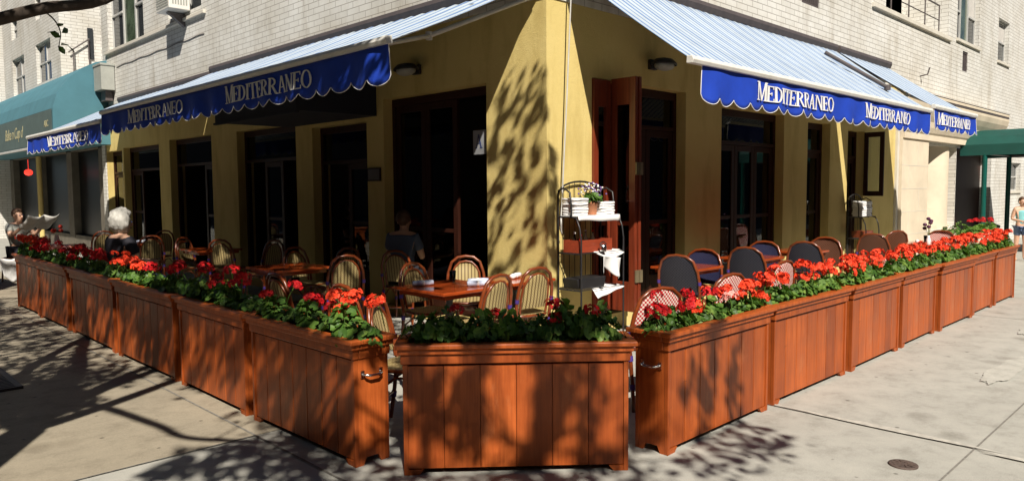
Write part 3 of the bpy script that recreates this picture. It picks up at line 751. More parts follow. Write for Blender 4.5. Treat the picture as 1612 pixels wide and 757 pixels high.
b = MB(); b.box((-.02, 3.02, 1.76), (-.001, 3.32, 1.94)); b.box((-.024, 3.04, 1.78), (-.0205, 3.30, 1.92), 1); tag(b.build('plaque', ['dark_wood', 'bronze_frame']), 'small brown plaque on the yellow pillar left of the double doors', 'plaque')
s_ = thing('grade_sign', 'white letter grade card in the right pane of the left doors', 'sign', (.10, 1.05, 2.05))
b = MB(); b.box((-.004, 0, 0), (.004, .22, .28)); b.build('card', 'card_grey', s_)
b = MB()
for k, p in enumerate(SER['A'][1]): b.prism([(.19-x*.16, .07+y*.16) for x, y in p], lambda a, h, t: (t, a, h), -.0045, -.006-.0004*k)
b.build('lettering', 'ink', s_)
A = thing('air_conditioner', 'white window air conditioner sticking out of the upper left window', 'air conditioner', (0, 9.52, 5.06))
b = MB(); b.box((-.42, -.34, .0), (-.03, .34, .46)); b.build('case', 'white_metal', A, bevel=.012)
b = MB()
for i in range(8): b.box((-.426, -.30, .05+.048*i), (-.421, .30, .075+.048*i))
for i in range(6): b.box((-.36+.05*i, -.345, .08), (-.335+.05*i, -.341, .38))
b.build('grille', 'grey_panel', A)
b = MB(); b.prism([(-.02, -.02), (-.34, -.02), (-.02, -.26)], lambda p, q, t: (p, t, q), -.05, .05); b.build('bracket', 'bronze_frame', A)

# ------------------------------------------------------------------ planters
PH = .77
def planter(label, loc, rotz, ln, group, handle_ends=(), d=.245, gap=.0032, pitch=.185):
    t = thing('planter_box', label, 'planter', loc, rotz, group)
    H = PH; fh = .036
    # board faces: real boards with gaps, front and back; feet at the ends
    b = MB(); n = max(5, round(ln/pitch)); bw = (ln-.05)/n
    for side in (0, 1):
        for i in range(n):
            x0 = .025+i*bw+gap; x1 = x0+bw-2*gap
            y0, y1 = (.010, .026) if side == 0 else (d-.026, d-.010)
            b.box((x0, y0, fh), (x1, y1, H-.13))
    b.build('boards', 'planter_wood', t, bevel=.003)
    b = MB(); b.box((.03, .027, fh+.004), (ln-.03, d-.027, H-.14)); b.build('liner', 'planter_dark' if gap < .002 else 'dark_gap', t)
    # corner stiles and top band on both faces
    for x0, x1 in ((.0, .028), (ln-.028, ln)):
        for y0 in (0, d-.028): b = MB(); b.box((x0, y0, .0), (x1, y0+.028, H-.12)); b.build('stile', 'planter_wood', t, bevel=.003)
    for x0, x1, dr in ((.028, .115, 1), (ln-.115, ln-.028, -1)):    # foot brackets
        b = MB()
        pl = [(x0, 0), (x1, 0), (x1, fh-.003), (x0, fh-.003)]
        pl = [(x0, 0), (x1-.03, 0), (x1, fh-.003), (x0, fh-.003)] if dr > 0 else [(x0+.03, 0), (x1, 0), (x1, fh-.003), (x0, fh-.003)]
        b.prism(pl, lambda p, q, s: (p, s, q), .004, .026); b.build('foot', 'planter_wood', t)
    # end panels with the cut-out foot
    for x0, x1 in ((.002, .022), (ln-.022, ln-.002)):
        b = MB(); a, c = .029, d-.029
        b.prism([(a, 0), (a+.03, 0), (a+.05, .045), (c-.05, .045), (c-.03, 0), (c, 0), (c, H-.12), (a, H-.12)], lambda p, q, s: (s, p, q), x0, x1)
        b.build('end_panel', 'planter_wood', t)
    # moulded rim
    b = MB(); o = .018
    b.box((-o, -o, H-.118), (ln+o, d+o, H-.062)) if False else None
    for (z0, z1, o) in ((H-.119, H-.062, .010), (H-.061, H-.029, .026), (H-.028, H, .045)):
        w_ = .03+o
        b.box((-o, -o, z0), (ln+o, -o+w_, z1)); b.box((-o, d+o-w_, z0), (ln+o, d+o, z1))
        b.box((-o, -o+w_+.001, z0), (-o+w_, d+o-w_-.001, z1)); b.box((ln+o-w_, -o+w_+.001, z0), (ln+o, d+o-w_-.001, z1))
    b.build('rim', 'planter_wood', t, bevel=.006)
    b = MB(); b.grid(lambda u, v: (.02+u*(ln-.04), .02+v*(d-.04), H-.075+.02*noise.noise((u*9*ln, v*4, ln))), 24, 6); b.build('soil', 'soil', t)
    for e in handle_ends:
        x, sg = (-.0, -1) if e == 0 else (ln, 1); yc = d/2; z = H-.215; b = MB()
        P = lambda dx, y, h: (x+sg*dx, y, z+h)
        for y in (yc-.065, yc+.065):
            b.box(P(.0, y-.012, -.022), P(.008, y+.012, .022))
        b.tube([P(.004, yc-.065, 0), P(.030, yc-.055, -.002), P(.040, yc-.03, -.006), P(.040, yc+.03, -.006), P(.030, yc+.055, -.002), P(.004, yc+.065, 0)], [.007, .008, .008, .008, .008, .007], 8)
        b.build('handle', 'chrome', t)
    return t
YL = [-1.583, -.148, 1.23, 2.85, 4.57, 6.05, 7.39]
XR = [-1.934, -.50, .952, 2.29, 3.507, 4.91, 6.0, 7.158]
ORD = ['first', 'second', 'third', 'fourth', 'fifth', 'sixth', 'seventh']
PLN = []; JT = [0, .008, -.006, .010, -.008, .004, -.010, .006, .009, -.007, .005, -.004, .008]
for i in range(6):
    y0, y1 = YL[i], YL[i+1]-.118
    lab = f'{ORD[i]} wooden planter from the corner gap in the shaded left row' if i else 'nearest wooden planter of the left row, with a chrome pull handle on its end'
    planter(lab, (-3.405+JT[i], y1, 0), -PI/2+R(JT[i+3]*50), y1-y0, 'planters of the left row', (1,) if i == 0 else ())
    PLN.append(('L', i, y0, y1))
for i in range(7):
    x0, x1 = XR[i], XR[i+1]-(.118 if i < 6 else .05)
    lab = f'{ORD[i]} wooden planter from the corner gap in the sunlit right row' if i else 'nearest wooden planter of the right row, with a chrome pull handle on its dark end'
    planter(lab, (x0, -2.785+JT[i+2], 0), R(JT[i+5]*50), x1-x0, 'planters of the right row', (0, 1) if i == 0 else ())
    PLN.append(('R', i, x0, x1))
MA = math.atan2(-2.75+1.89, -2.30+3.255)
planter('wooden planter standing across the corner between the two rows, dappled with leaf shade', (-3.262, -1.885, 0), MA, 1.305, None, gap=.0010, pitch=.215)
planter('orange wooden planter beyond the far end of the left row, at the photo edge', (-3.62, 10.9, 0), -PI/2, 1.4, None, (1,), d=.35)

# ------------------------------------------------------------------ geraniums
def foliage(seed, n=160, rx=.27, ry=.16, rz=.22):
    rnd = random.Random(seed); b = MB()
    for i in range(n):
        a = rnd.uniform(0, 2*PI); k = math.sqrt(rnd.uniform(.02, 1)); el = rnd.uniform(.0, 1)
        x, y = rx*k*math.cos(a), ry*k*math.sin(a)
        top = rz*(1-.55*k*k)*(.75+.5*noise.noise((x*7+seed, y*7, seed)))
        z = top*(1-.75*el*el)
        nrm = Vector((x/rx*.8+rnd.uniform(-.5, .5), y/ry*.8+rnd.uniform(-.5, .5), .9+rnd.uniform(-.3, .4))).normalized()
        r = rnd.uniform(.022, .047); tx = nrm.orthogonal().normalized(); ty = nrm.cross(tx); sp = rnd.uniform(0, 2*PI)
        c = Vector((x, y, z)); cup = r*rnd.uniform(.05, .35); V = [c-nrm*cup*.6]; m_ = 11
        for j in range(m_):
            an = sp+2*PI*(j+.25)/(m_+.5); rr = r*(1.0 if j % 2 else .86)
            V.append(c+(tx*math.cos(an)+ty*math.sin(an))*rr + nrm*cup*(.2+.5*math.sin(an*2+seed)))
        b.mesh(V, [(0, 1+j, 2+j) for j in range(m_-1)], 0)
        if i % 3 == 0: b.tube([(x*.35, y*.35, -.06), (x*.8, y*.8, z*.5), tuple(c-nrm*cup)], .0028, 4)
    return b
def flower(seed, r=.050, n=28):
    rnd = random.Random(seed*7+1); b = MB()
    for i in range(n):
        z = rnd.uniform(-.25, 1); a = rnd.uniform(0, 2*PI); k = math.sqrt(max(0, 1-z*z))
        nrm = Vector((k*math.cos(a), k*math.sin(a), z)); c = nrm*r*rnd.uniform(.8, 1.08)*(1 if z > 0 else .9); c.z *= .72
        nr = (nrm+Vector((rnd.uniform(-.35, .35), rnd.uniform(-.35, .35), rnd.uniform(-.2, .35)))).normalized()
        tx = nr.orthogonal().normalized(); ty = nr.cross(tx); s0 = rnd.uniform(0, 6)
        pr_ = rnd.uniform(.013, .019)
        for j in range(5):
            an = s0+2*PI*j/5; d_ = tx*math.cos(an)+ty*math.sin(an); e = tx*math.cos(an+PI/2)+ty*math.sin(an+PI/2)
            b.mesh([c, c+d_*pr_*.6+e*pr_*.42+nr*.003, c+d_*pr_*1.05+nr*.001, c+d_*pr_*.6-e*pr_*.42+nr*.003], [(0, 1, 2, 3)], 0)
    return b
FOL = [foliage(s).data('foliage') for s in range(5)]
FLW = {}
for mt_ in ('petal_orange', 'petal_red', 'petal_pink'):
    FLW[mt_] = []
    for s in range(4):
        me = flower(s).data('flower_head'); me.materials.append(MATS[mt_]); FLW[mt_].append(me)
for me in FOL: me.materials.append(MATS['geranium_leaf'])
sb = MB(); sb.tube([(0, 0, -.16), (.006, .004, -.08), (0, 0, -.005)], .0032, 5); STEM = sb.data('flower_stalk'); STEM.materials.append(MATS['geranium_leaf'])
def geranium(label, group, loc, rot, mat, heads, rnd, sc=1.0, spread=1.0, lift=0):
    t = thing('geranium', label, 'geranium', loc, rot, group)
    f = bpy.data.objects.new('foliage', rnd.choice(FOL)); COL.objects.link(f); f.parent = t
    f.rotation_euler.z = rnd.choice((0, PI)); f.scale = (sc*spread, rnd.uniform(.72, .84), sc*rnd.uniform(.95, 1.2))
    for k in range(heads):
        x = rnd.uniform(-.23, .23)*spread; y = rnd.uniform(-.09, .10); z = (.245+lift-.5*(x/spread)**2-.8*y*y+rnd.uniform(-.065, .06))*sc
        mm = mat if not isinstance(mat, tuple) else rnd.choice(mat)
        h = bpy.data.objects.new('flower_head', rnd.choice(FLW[mm])); COL.objects.link(h); h.parent = t
        h.location = (x, y, z); s_ = rnd.uniform(.8, 1.35); h.scale = (s_, s_, s_); h.rotation_euler = (rnd.uniform(-.4, .4), rnd.uniform(-.4, .4), rnd.uniform(0, 6))
        k_ = bpy.data.objects.new('flower_stalk', STEM); COL.objects.link(k_); k_.parent = h; k_.scale = (1/s_, 1/s_, 1/s_)
    return t
rg = random.Random(5)
WHERE = {2: ['nearer end', 'farther end'], 3: ['nearer end', 'middle', 'farther end']}
for (row, i, a, c) in PLN:
    n = 3
    for k in range(n):
        p = a+.20+(c-a-.40)*(k/(n-1)); 
        if row == 'R':
            heads = [5, 6, 7][k] if i == 0 else rg.choice((4, 5, 6, 7, 9)); mat = ('petal_red', ('petal_red', 'petal_red', 'petal_pink', 'petal_orange'), 'petal_orange')[k] if i == 0 else 'petal_orange'
            loc = (p, -2.785+.125, PH-.06); rot = 0
            sc = .95 if i == 0 else 1.0; lift = -.02 if i == 0 else .0
        else:
            heads = [[6, 3, 2], [2, 4, 3], [3, 2, 7], [6, 7, 7], [8, 4, 6], [7, 8, 8]][i][k]
            mat = [['petal_orange', 'petal_red', 'petal_red'], ['petal_red']*3, ['petal_red', 'petal_red', 'petal_orange'], ['petal_orange', 'petal_red', 'petal_red'], ['petal_red', ('petal_red', 'petal_pink'), 'petal_red'], ['petal_red', 'petal_orange', 'petal_orange']][i][k]
            loc = (-3.405+.125, p, PH-.06); rot = -PI/2; sc = 1.0; lift = 0
        col = {'petal_orange': 'orange-red', 'petal_red': 'deep red'}.get(mat, 'mixed red')
        side = 'sunlit right' if row == 'R' else 'shaded left'
        nm = 'nearest' if i == 0 else ORD[i]
        geranium(f'{col} geranium at the {WHERE[3][k]} of the {nm} planter in the {side} row', f'geraniums of the {side[side.find(" ")+1:]} row', loc, rot, mat, heads, rg, sc, 1.0 if (c-a) > 1.2 else .85, lift)
ux, uy = math.cos(MA), math.sin(MA)
for k, (s_, lab) in enumerate(((.19, 'leafy dark geranium with few red blooms at the left end of the corner planter'), (.42, 'leafy dark geranium left of centre in the corner planter'), (.66, 'leafy geranium with red blooms in the middle of the corner planter'), (.89, 'geranium with red blooms right of centre in the corner planter'), (1.12, 'geranium with red blooms at the right end of the corner planter'))):
    geranium(lab, 'geraniums of the corner planter', (-3.262+ux*s_-uy*.125, -1.885+uy*s_+ux*.125, PH-.065), MA, 'petal_red', (0, 1, 1, 2, 2)[k], rg, 1.2, .62, -.05)
geranium('red geranium in the orange planter at the left photo edge', None, (-3.45, 10.3, PH-.06), -PI/2, 'petal_red', 5, rg)

# ------------------------------------------------------------------ bistro chairs
def bistro(label, wm, group, seat_m=None, wide=False):
    kx = 1.16 if wide else 1.0
    t = thing('bistro_chair', label, 'chair', (0, 0, 0), 0, group); fr = 'rattan'
    hoop = lambda sx, zt, zb, dy: [(-sx*1.02, -.175-dy*.2, zb), (-sx*1.06, -.20-dy*.4, .60), (-sx*1.0, -.225-dy*.6, .72), (-sx*.80, -.245-dy*.8, zt-.065), (-sx*.45, -.257-dy, zt-.012), (0, -.262-dy, zt)]
    def full(h): return h + [(-x, y, z) for x, y, z in reversed(h[:-1])]
    b = MB(); H1 = full(hoop(.195*kx, .905, .44, 0)); b.tube(H1, .0165, 8); b.build('back_frame', fr, t)
    if not wide: b = MB(); H2 = full(hoop(.150, .850, .47, -.002)); b.tube(H2, .0115, 8); b.build('inner_hoop', fr, t)
    # woven back inside the inner hoop
    b = MB(); hh = hoop(.148, .848, .52, -.002) if not wide else hoop(.195*kx-.010, .895, .50, -.001)
    def ed(v):
        q = v*(len(hh)-1); i = min(int(q), len(hh)-2); f = q-i; A_, B_ = Vector(hh[i]), Vector(hh[i+1]); return A_.lerp(B_, f)
    def bk(u, v):
        e = ed(v*.985); x = e.x*(1-2*u); return (x, e.y-.028*(1-(2*u-1)**2)*(1-v*.5), e.z)
    b.grid(bk, 10, 14, uvfn=lambda u, v: (bk(u, v)[0]+.5, bk(u, v)[2])); b.build('backrest', wm, t)
    # seat
    b = MB(); n = 28
    def so(a, k=1): 
        c_, s_ = math.cos(a), math.sin(a); q = (abs(c_)**3.2+abs(s_)**3.2)**(-1/3.2); return (.205*q*c_*k, .20*q*s_*k+.005)
    V = [(0, 0, .452)]+[(*so(2*PI*i/n, .55), .456) for i in range(n)]+[(*so(2*PI*i/n), .462) for i in range(n)]+[(*so(2*PI*i/n), .440) for i in range(n)]
    F = [(0, 1+i, 1+(i+1) % n) for i in range(n)]+[(1+i, 1+n+i, 1+n+(i+1) % n, 1+(i+1) % n) for i in range(n)]+[(1+n+i, 1+2*n+i, 1+2*n+(i+1) % n, 1+n+(i+1) % n) for i in range(n)]+[tuple(range(1+3*n-1, 2*n, -1))]
    b.mesh(V, F); b.build('seat', seat_m or wm, t)
    b = MB(); b.tube([(*so(2*PI*i/n, 1.03), .447) for i in range(n)], .0135, 7, True); b.build('seat_ring', fr, t)
    for sx in (-kx, kx):
        b = MB(); b.tube([(sx*.205, -.235, 0), (sx*.197, -.20, .22), (sx*.199, -.176, .445)], [.0145, .0155, .0165], 8); b.build('leg', fr, t)
        b = MB(); b.tube([(sx*.205, .205, 0), (sx*.198, .19, .22), (sx*.19, .178, .445)], [.0145, .0155, .0165], 8); b.build('leg', fr, t)
        b = MB(); b.tube([(sx*.197, -.19, .30), (sx*.195, -.05, .40), (sx*.198, .05, .40), (sx*.196, .175, .30)], .009, 6); b.build('brace', fr, t)
        for p, q in (((sx*.1985, -.186, .37), (sx*.199, -.180, .41)), ((sx*.199, -.209, .16), (sx*.198, -.203, .20)), ((sx*.2065, -.199, .58), (sx*.2055, -.203, .615)), ((sx*.197, .188, .24), (sx*.196, .187, .28))): b = MB(); b.tube([p, q], .0205, 8); b.build('wrapping', 'purple_wrap', t)
    b = MB(); b.tube([(-.2, .185, .33), (-.1, .182, .41), (.1, .182, .41), (.2, .185, .33)], .009, 6); b.tube([(-.195, -.205, .2), (.195, -.205, .2)], .009, 6); b.build('brace', fr, t)
    return t
GT, GN, GRD = 'tan weave bistro chairs under the left awning', 'dark weave bistro chairs under the right awning', 'red weave bistro chairs behind the right planters'
PROT = {}
def chair(kind, x, y, face, label):
    """face: direction the sitter looks, degrees CCW from +x"""
    gm = {'tan': ('weave_tan', GT), 'navy': ('weave_navy', GN), 'plain': ('weave_plain_navy', GN), 'red': ('weave_red', GRD), 'brown': ('weave_brown', GN)}[kind]
    rot = R(face-90)
    if kind not in PROT:
        c = bistro(label, gm[0], gm[1], wide=kind != 'tan'); PROT[kind] = c; c.location = (x, y, 0); c.rotation_euler.z = rot; return c
    return copy_tree(PROT[kind], None, (x, y, 0), rot, label, gm[1])
def back_at(kind, bx, by, face, label):     # bx, by: where the top of the back stands
    a = R(face); return chair(kind, bx+.262*math.cos(a), by+.262*math.sin(a), face, label)
# left terrace
back_at('tan', -1.26, .70, -82, 'tan weave chair left of the nearest red table, facing the yellow pillar')
back_at('tan', -.36, .90, 228, 'tan weave chair against the dark doors behind the nearest red table')
back_at('tan', -1.36, -.70, 96, 'tan weave chair with its back to us at the right end of the nearest table')
back_at('tan', -.72, -.55, 82, 'tan weave chair with its back to us against the sunlit yellow pillar')
back_at('tan', -2.86, -1.02, -55, 'tan weave chair seen edge-on in the gap beside the corner planter')
back_at('tan', -2.66, .85, 2, 'tan weave chair whose arched back rises behind red blooms of the second left planter')
back_at('tan', -2.66, -.26, 2, 'tan weave chair whose arched back shows behind the orange-red blooms by the left gap')
back_at('tan', -1.03, 3.54, -80, 'tan weave chair with a sunlit edge at the far side of the second red table')
back_at('tan', -1.22, 1.97, 70, 'tan weave chair in shade with its back to us right of the second red table')
back_at('tan', -.60, 2.9, 200, 'tan weave chair behind the second red table by the dark window')
back_at('tan', -1.06, 5.79, 40, 'tan weave chair with an arched back catching light below the third yellow pillar')
back_at('tan', -1.25, 6.75, -60, 'tan weave chair in deep shade left of the lit arched chair')
back_at('tan', -1.40, 7.7, 80, 'tan weave chair in deep shade at the fourth table of the left terrace')
back_at('tan', -.55, 5.0, 200, 'tan weave chair in deep shade under the canvas box')
back_at('tan', -.65, 9.2, 220, 'tan weave chair in deep shade by the fourth yellow pillar')
back_at('tan', -1.5, 9.9, 80, 'tan weave chair in deep shade in front of the farthest yellow pillars')
# right terrace
back_at('navy', 1.23, -.80, 10, 'dark navy dotted chair with its back to us beside the red folded door')
back_at('plain', 2.10, -.62, 190, 'plain navy chair with an orange cushion facing the first right-hand table')
back_at('navy', 2.66, -.86, 10, 'dark navy dotted chair back to back with the orange-cushioned chair')
back_at('plain', 3.75, -.56, 190, 'plain navy chair with an orange cushion at the second right-hand table')
back_at('navy', 4.0, -1.0, 10, 'dark navy dotted chair back to back with the second cushioned chair')
back_at('brown', 5.05, -.85, 190, 'brown weave chair in front of the second wire rack')
back_at('red', -1.13, -2.20, 75, 'red and white woven chair behind the deep red blooms of the nearest right planter')
back_at('red', .02, -2.14, 80, 'red and white woven chair behind bright blooms, far end of the nearest right planter')
back_at('red', 1.36, -1.98, 85, 'red and white woven chair behind the second planter of the right row')
back_at('red', 3.15, -2.38, 88, 'red and white woven chair behind the fourth planter of the right row')
back_at('brown', 6.26, -1.08, 10, 'dark brown chair at the flower-vase table, nearer side')
back_at('brown', 7.30, -1.10, 60, 'dark brown chair turned sideways at the flower-vase table')
back_at('red', 7.75, -1.62, 185, 'maroon woven chair at the far side of the flower-vase table in the sun')
back_at('red', 5.75, -2.25, 85, 'red and white woven chair behind the sixth planter of the right row')
for x, y, r_, lab in ((1.84, -.66, 190, 'orange seat cushion on the plain navy chair nearest the red door'), (3.49, -.60, 190, 'orange seat cushion on the second plain navy chair')):
    b = MB(); b.ell((0, 0, .03), (.19, .185, .035), 20, 8); tag(b.build('cushion', 'orange_cushion', loc=(x, y, .455)), lab, 'cushion', 'orange seat cushions')

# ------------------------------------------------------------------ tables and what lies on them
def table(label, x, y, s=.72, rot=0, group=None):
    t = thing('cafe_table', label, 'table', (x, y, 0), R(rot), group); h = s/2
    b = MB(); b.box((-h, -h, .715), (h, h, .745)); b.build('tabletop', 'table_wood', t, bevel=.006)
    b = MB(); b.box((-h+.04, -h+.04, .675), (h-.04, h-.04, .714)); b.build('apron', 'table_wood', t)
    b = MB(); b.lathe([(.05, .0), (.045, .05), (.032, .1), (.032, .60), (.06, .66), (.09, .674)], n=14); b.build('pedestal', 'black_metal', t)
    b = MB()
    for k in range(4):
        a = PI/4+k*PI/2; b.tube([(.03*math.cos(a), .03*math.sin(a), .06), (.30*math.cos(a), .30*math.sin(a), .02)], [.022, .014], 8)
    b.build('foot', 'black_metal', t); return t
TL = 'square red-brown cafe tables'
table('red-brown table nearest the corner, set with three rolled napkins', -1.33, .02, .74, 0, TL)
table('red-brown table half hidden behind a chair at the sunlit yellow pillar', -.52, -.02, .60, 0, TL)
table('red-brown table catching a strip of sun before the second yellow pillar', -1.50, 2.80, .72, 0, TL)
table('red-brown table in deep shade below the third yellow pillar', -1.0, 6.25, .70, 0, TL)
table('red-brown table in deep shade at the far end of the left terrace', -1.35, 8.6, .70, 0, TL)
table('red-brown table between the first two dark chairs of the right terrace', 1.66, -.66, .60, 0, TL)
table('red-brown table between the second pair of dark chairs of the right terrace', 3.20, -.66, .60, 0, TL)
table('red-brown table by the second wire rack', 4.52, -.70, .6, 0, TL)
table('red-brown table with a small vase of dark flowers in the sun', 7.05, -1.65, .70, 0, TL)
def napkin(x, y, z, rot, lab, mat='napkin_blue'):
    t = thing('napkin_roll', lab, 'napkin', (x, y, z), R(rot), 'rolled napkins on the tables')
    M = Matrix.Rotation(PI/2, 4, 'Y'); b = MB()
    b.lathe([(.001, -.10), (.024, -.099), (.027, -.05), (.025, 0), (.027, .05), (.024, .099), (.014, .098), (.012, .09), (.001, .09)], (0, 0, .027), 14, M=M); b.build('cloth', mat, t)
    b = MB(); b.lathe([(.0265, -.012), (.0285, -.010), (.0285, .010), (.0265, .012)], (0, 0, .027), 14, M=M); b.build('napkin_band', 'white_cloth', t)
napkin(-1.50, .20, .745, -20, 'rolled pale blue napkin at the left side of the nearest red table')
napkin(-1.17, -.20, .745, -30, 'lower rolled napkin on the right half of the nearest red table')
napkin(-1.04, -.06, .745, -30, 'rolled napkin farther back on the right half of the nearest red table')
napkin(-.50, -.03, .745, 20, 'rolled napkin on the table against the yellow pillar', 'white_cloth')
napkin(1.60, -.70, .745, 60, 'rolled napkin on the first right-hand table')
napkin(3.12, -.70, .745, 50, 'rolled napkin on the second right-hand table')
napkin(4.55, -.68, .745, 40, 'rolled napkin on the table by the second wire rack')
napkin(6.95, -1.50, .745, 20, 'white rolled napkin beside the small flower vase', 'white_cloth')
napkin(6.95, -1.80, .745, 20, 'white rolled napkin at the planter side of the vase table', 'white_cloth')
napkin(-.95, 6.1, .745, 20, 'rolled napkin on the dark table below the third pillar')
napkin(-1.3, 8.45, .745, 20, 'rolled napkin on the farthest dark table of the left terrace')
def tumbler(x, y, lab):
    b = MB(); b.lathe([(.026, 0), (.034, .11), (.031, .11), (.024, .006), (.001, .006)], n=14); tag(b.build('tumbler', 'clear_glass', loc=(x, y, .745)), lab, 'glass', 'water glasses on the tables')
tumbler(-1.12, .22, 'water glass beside the napkins on the nearest red table'); tumbler(-1.3, 6.4, 'water glass on the dark table below the third pillar'); tumbler(7.2, -1.55, 'water glass on the vase table')
V_ = thing('bud_vase', 'small vase of dark purple flowers on the sunny far right table', 'vase', (7.08, -1.62, .745))
b = MB(); b.lathe([(.03, 0), (.035, .05), (.018, .10), (.022, .12), (.016, .12)], n=14); b.build('vase', 'white_cloth', V_)
b = MB(); rnd = random.Random(3)
for k in range(6):
    a = rnd.uniform(0, 6.3); b.tube([(0, 0, .08), (.03*math.cos(a), .03*math.sin(a), .2), (.06*math.cos(a), .06*math.sin(a), .22+.03*k)], .003, 4)
b.build('stalks', 'geranium_leaf', V_)
rnd = random.Random(3); b = MB()
for k in range(6):
    a = rnd.uniform(0, 6.3); b.ell((.06*math.cos(a), .06*math.sin(a), .23+.03*k), (.033, .033, .027), 8, 5)
b.build('blossoms', 'dark_petal', V_)
W_ = thing('bud_vase', 'red and yellow posy with white cloth on the far left table', 'vase', (-2.5, 8.9, .745))
b = MB(); b.lathe([(.04, 0), (.05, .08), (.03, .16), (.035, .18)], n=14); b.build('vase', 'white_cloth', W_)
b = MB(); rnd = random.Random(4)
for k in range(7): b.ell((rnd.uniform(-.09, .09), rnd.uniform(-.09, .09), .22+.03*rnd.uniform(0, 4)), (.035, .035, .03), 8, 5)
b.build('blossoms', 'red_paint', W_)
table('red-brown table with the red posy at the far left end', -2.45, 8.9, .6, 0, TL)

# ------------------------------------------------------------------ wire racks
def rack(label, x, y, rot, h=1.72, w_=.72, d=.32, shelves=(.58, .965, 1.35), group='wire service racks'):
    t = thing('wire_rack', label, 'rack', (x, y, 0), R(rot), group); m_ = 'black_metal'
    b = MB()
    for sx in (-1, 1):      # back uprights joined by the arched top
        pass
    P = [(-w_/2, d, 0), (-w_/2, d, h-.14)]+[(-w_/2*math.cos(a), d, h-.14+.14*math.sin(a)) for a in [PI*k/12 for k in range(1, 12)]]+[(w_/2, d, h-.14), (w_/2, d, 0)]
    b.tube(P, .011, 6); b.build('back_frame', m_, t)
    for sx in (-1, 1):
        b = MB(); X = sx*w_/2
        z1, z2 = shelves[2], shelves[1]
        b.tube([(X, d, h-.10), (X, d*.75, h-.07), (X, d*.48, h-.12), (X, d*.42, h-.25), (X, d*.42, z1)], .010, 6)
        b.tube([(X, d*.45, z1), (X, d*.20, z1-.02), (X, .02, z1-.12), (X, 0, z1-.25), (X, 0, 0)], .010, 6)
        b.build('side_frame', m_, t)
    for z, y0 in ((shelves[0], 0), (shelves[1], 0), (shelves[2], d*.2)):
        b = MB()
        for k in range(7): yy = y0+(d-y0)*k/6; b.tube([(-w_/2, yy, z), (w_/2, yy, z)], .004, 5)
        for X in (-w_/2, 0, w_/2): b.tube([(X, y0, z-.006), (X, d, z-.006)], .007, 6)
        b.build('wire_shelf', m_, t)
    b = MB()
    for k in range(1, 8): X = -w_/2+w_*k/8; b.tube([(X, d, shelves[0]), (X, d, h-.14+.14*math.sin(math.acos(min(1, abs(X)/(w_/2)))))], .004, 5)
    b.build('back_wire', m_, t); return t
RX, RY, RR = .49, -.36, 0
Z1, Z2, Z3 = .58, .965, 1.35
rack('black wire rack stacked with white linen in front of the yellow corner', RX, RY, RR)
def cloth_pile(x, y, z, n, wx, wy, lab, rnd, th=.027, grp='folded white linen on the wire rack'):
    b = MB(); zz = 0
    for k in range(n):
        ox, oy = rnd.uniform(-.008, .008), rnd.uniform(-.008, .008); hx, hy = wx/2*rnd.uniform(.93, 1), wy/2*rnd.uniform(.93, 1); hh = th*rnd.uniform(.85, 1.1)
        def q(u, v, zz=zz, hx=hx, hy=hy, hh=hh, ox=ox, oy=oy):
            a = 2*PI*u; c_, s_ = math.cos(a), math.sin(a); e = (abs(c_)**8+abs(s_)**8)**(-.125); ph = -PI/2+PI*v
            k2 = 1-.12*(1-math.cos(ph))
            return (ox+hx*e*c_*(.0001 if v in (0, 1) else k2), oy+hy*e*s_*(.0001 if v in (0, 1) else k2), zz+hh/2+hh/2*math.sin(ph)+.003*math.sin(a*3+k))
        b.grid(q, 28, 6); zz += hh
    return tag(b.build('folded_linen', 'white_cloth', loc=(x, y, z)), lab, 'linen', grp)
rr = random.Random(2)
cloth_pile(RX-.22, RY+.2, Z3+.008, 7, .24, .22, 'left stack of folded white linen on the top shelf of the near rack', rr)
cloth_pile(RX+.24, RY+.2, Z3+.008, 5, .24, .22, 'right stack of folded white linen on the top shelf of the near rack', rr)
def drape(name, lab, fn, nu=16, nv=10, cat='cloth', mat='white_cloth', grp=None):
    b = MB(); b.grid(fn, nu, nv); o = b.build(name, mat); s = o.modifiers.new('t', 'SOLIDIFY'); s.thickness = .004; return tag(o, lab, cat, grp)
drape('shelf_cloth', 'white cloth lining the top shelf of the near rack', lambda u, v: (RX-.35+.71*u, RY+.04+.26*v if v > .2 else RY+.04+.05*v, Z3+.006 if v > .2 else Z3+.006-(.2-v)*.22*(1+.6*u)+.004*math.sin(u*9)), grp='cloths lining the rack shelves')
drape('shelf_cloth', 'white cloth lining the middle shelf of the near rack', lambda u, v: (RX-.10+.45*u, RY-.02+.24*v, Z2+.008-(.05*(.3-v)/.3*(.5+math.sin(u*3)) if v < .3 else 0)), grp='cloths lining the rack shelves')
drape('shelf_cloth', 'white cloth sliding off the lowest shelf of the near rack', lambda u, v: (RX-.12+.46*u, RY-.03+.26*v, Z1+.008-(.09*(.35-v)/.35*(1.2-u) if v < .35 else 0)+.004*math.sin(u*12)), grp='cloths lining the rack shelves')
drape('hand_towel', 'crumpled white towel hanging from the middle shelf of the near rack', lambda u, v: (RX-.02+.30*u+.03*v, RY-.02+.05*math.sin(u*7)*v+.02*v, Z2-.03-.05*u-.20*v*(1-.25*math.sin(u*5))+.03*math.sin(u*9)*v), 20, 12, 'towel')
b = MB()
for p, q in (((-.34, .05, 0), (.22, .065, .13)), ((-.34, .25, 0), (.22, .265, .13)), ((-.34, .066, 0), (-.325, .249, .13)), ((.205, .066, 0), (.22, .249, .13)), ((-.324, .066, 0), (.204, .249, .012)), ((-.06, .066, .012), (-.045, .249, .12))): b.box(p, q)
tag(b.build('condiment_crate', 'crate_wood', loc=(RX, RY, Z2+.005)), 'red wooden crate holding bottles on the middle shelf of the near rack', 'crate')
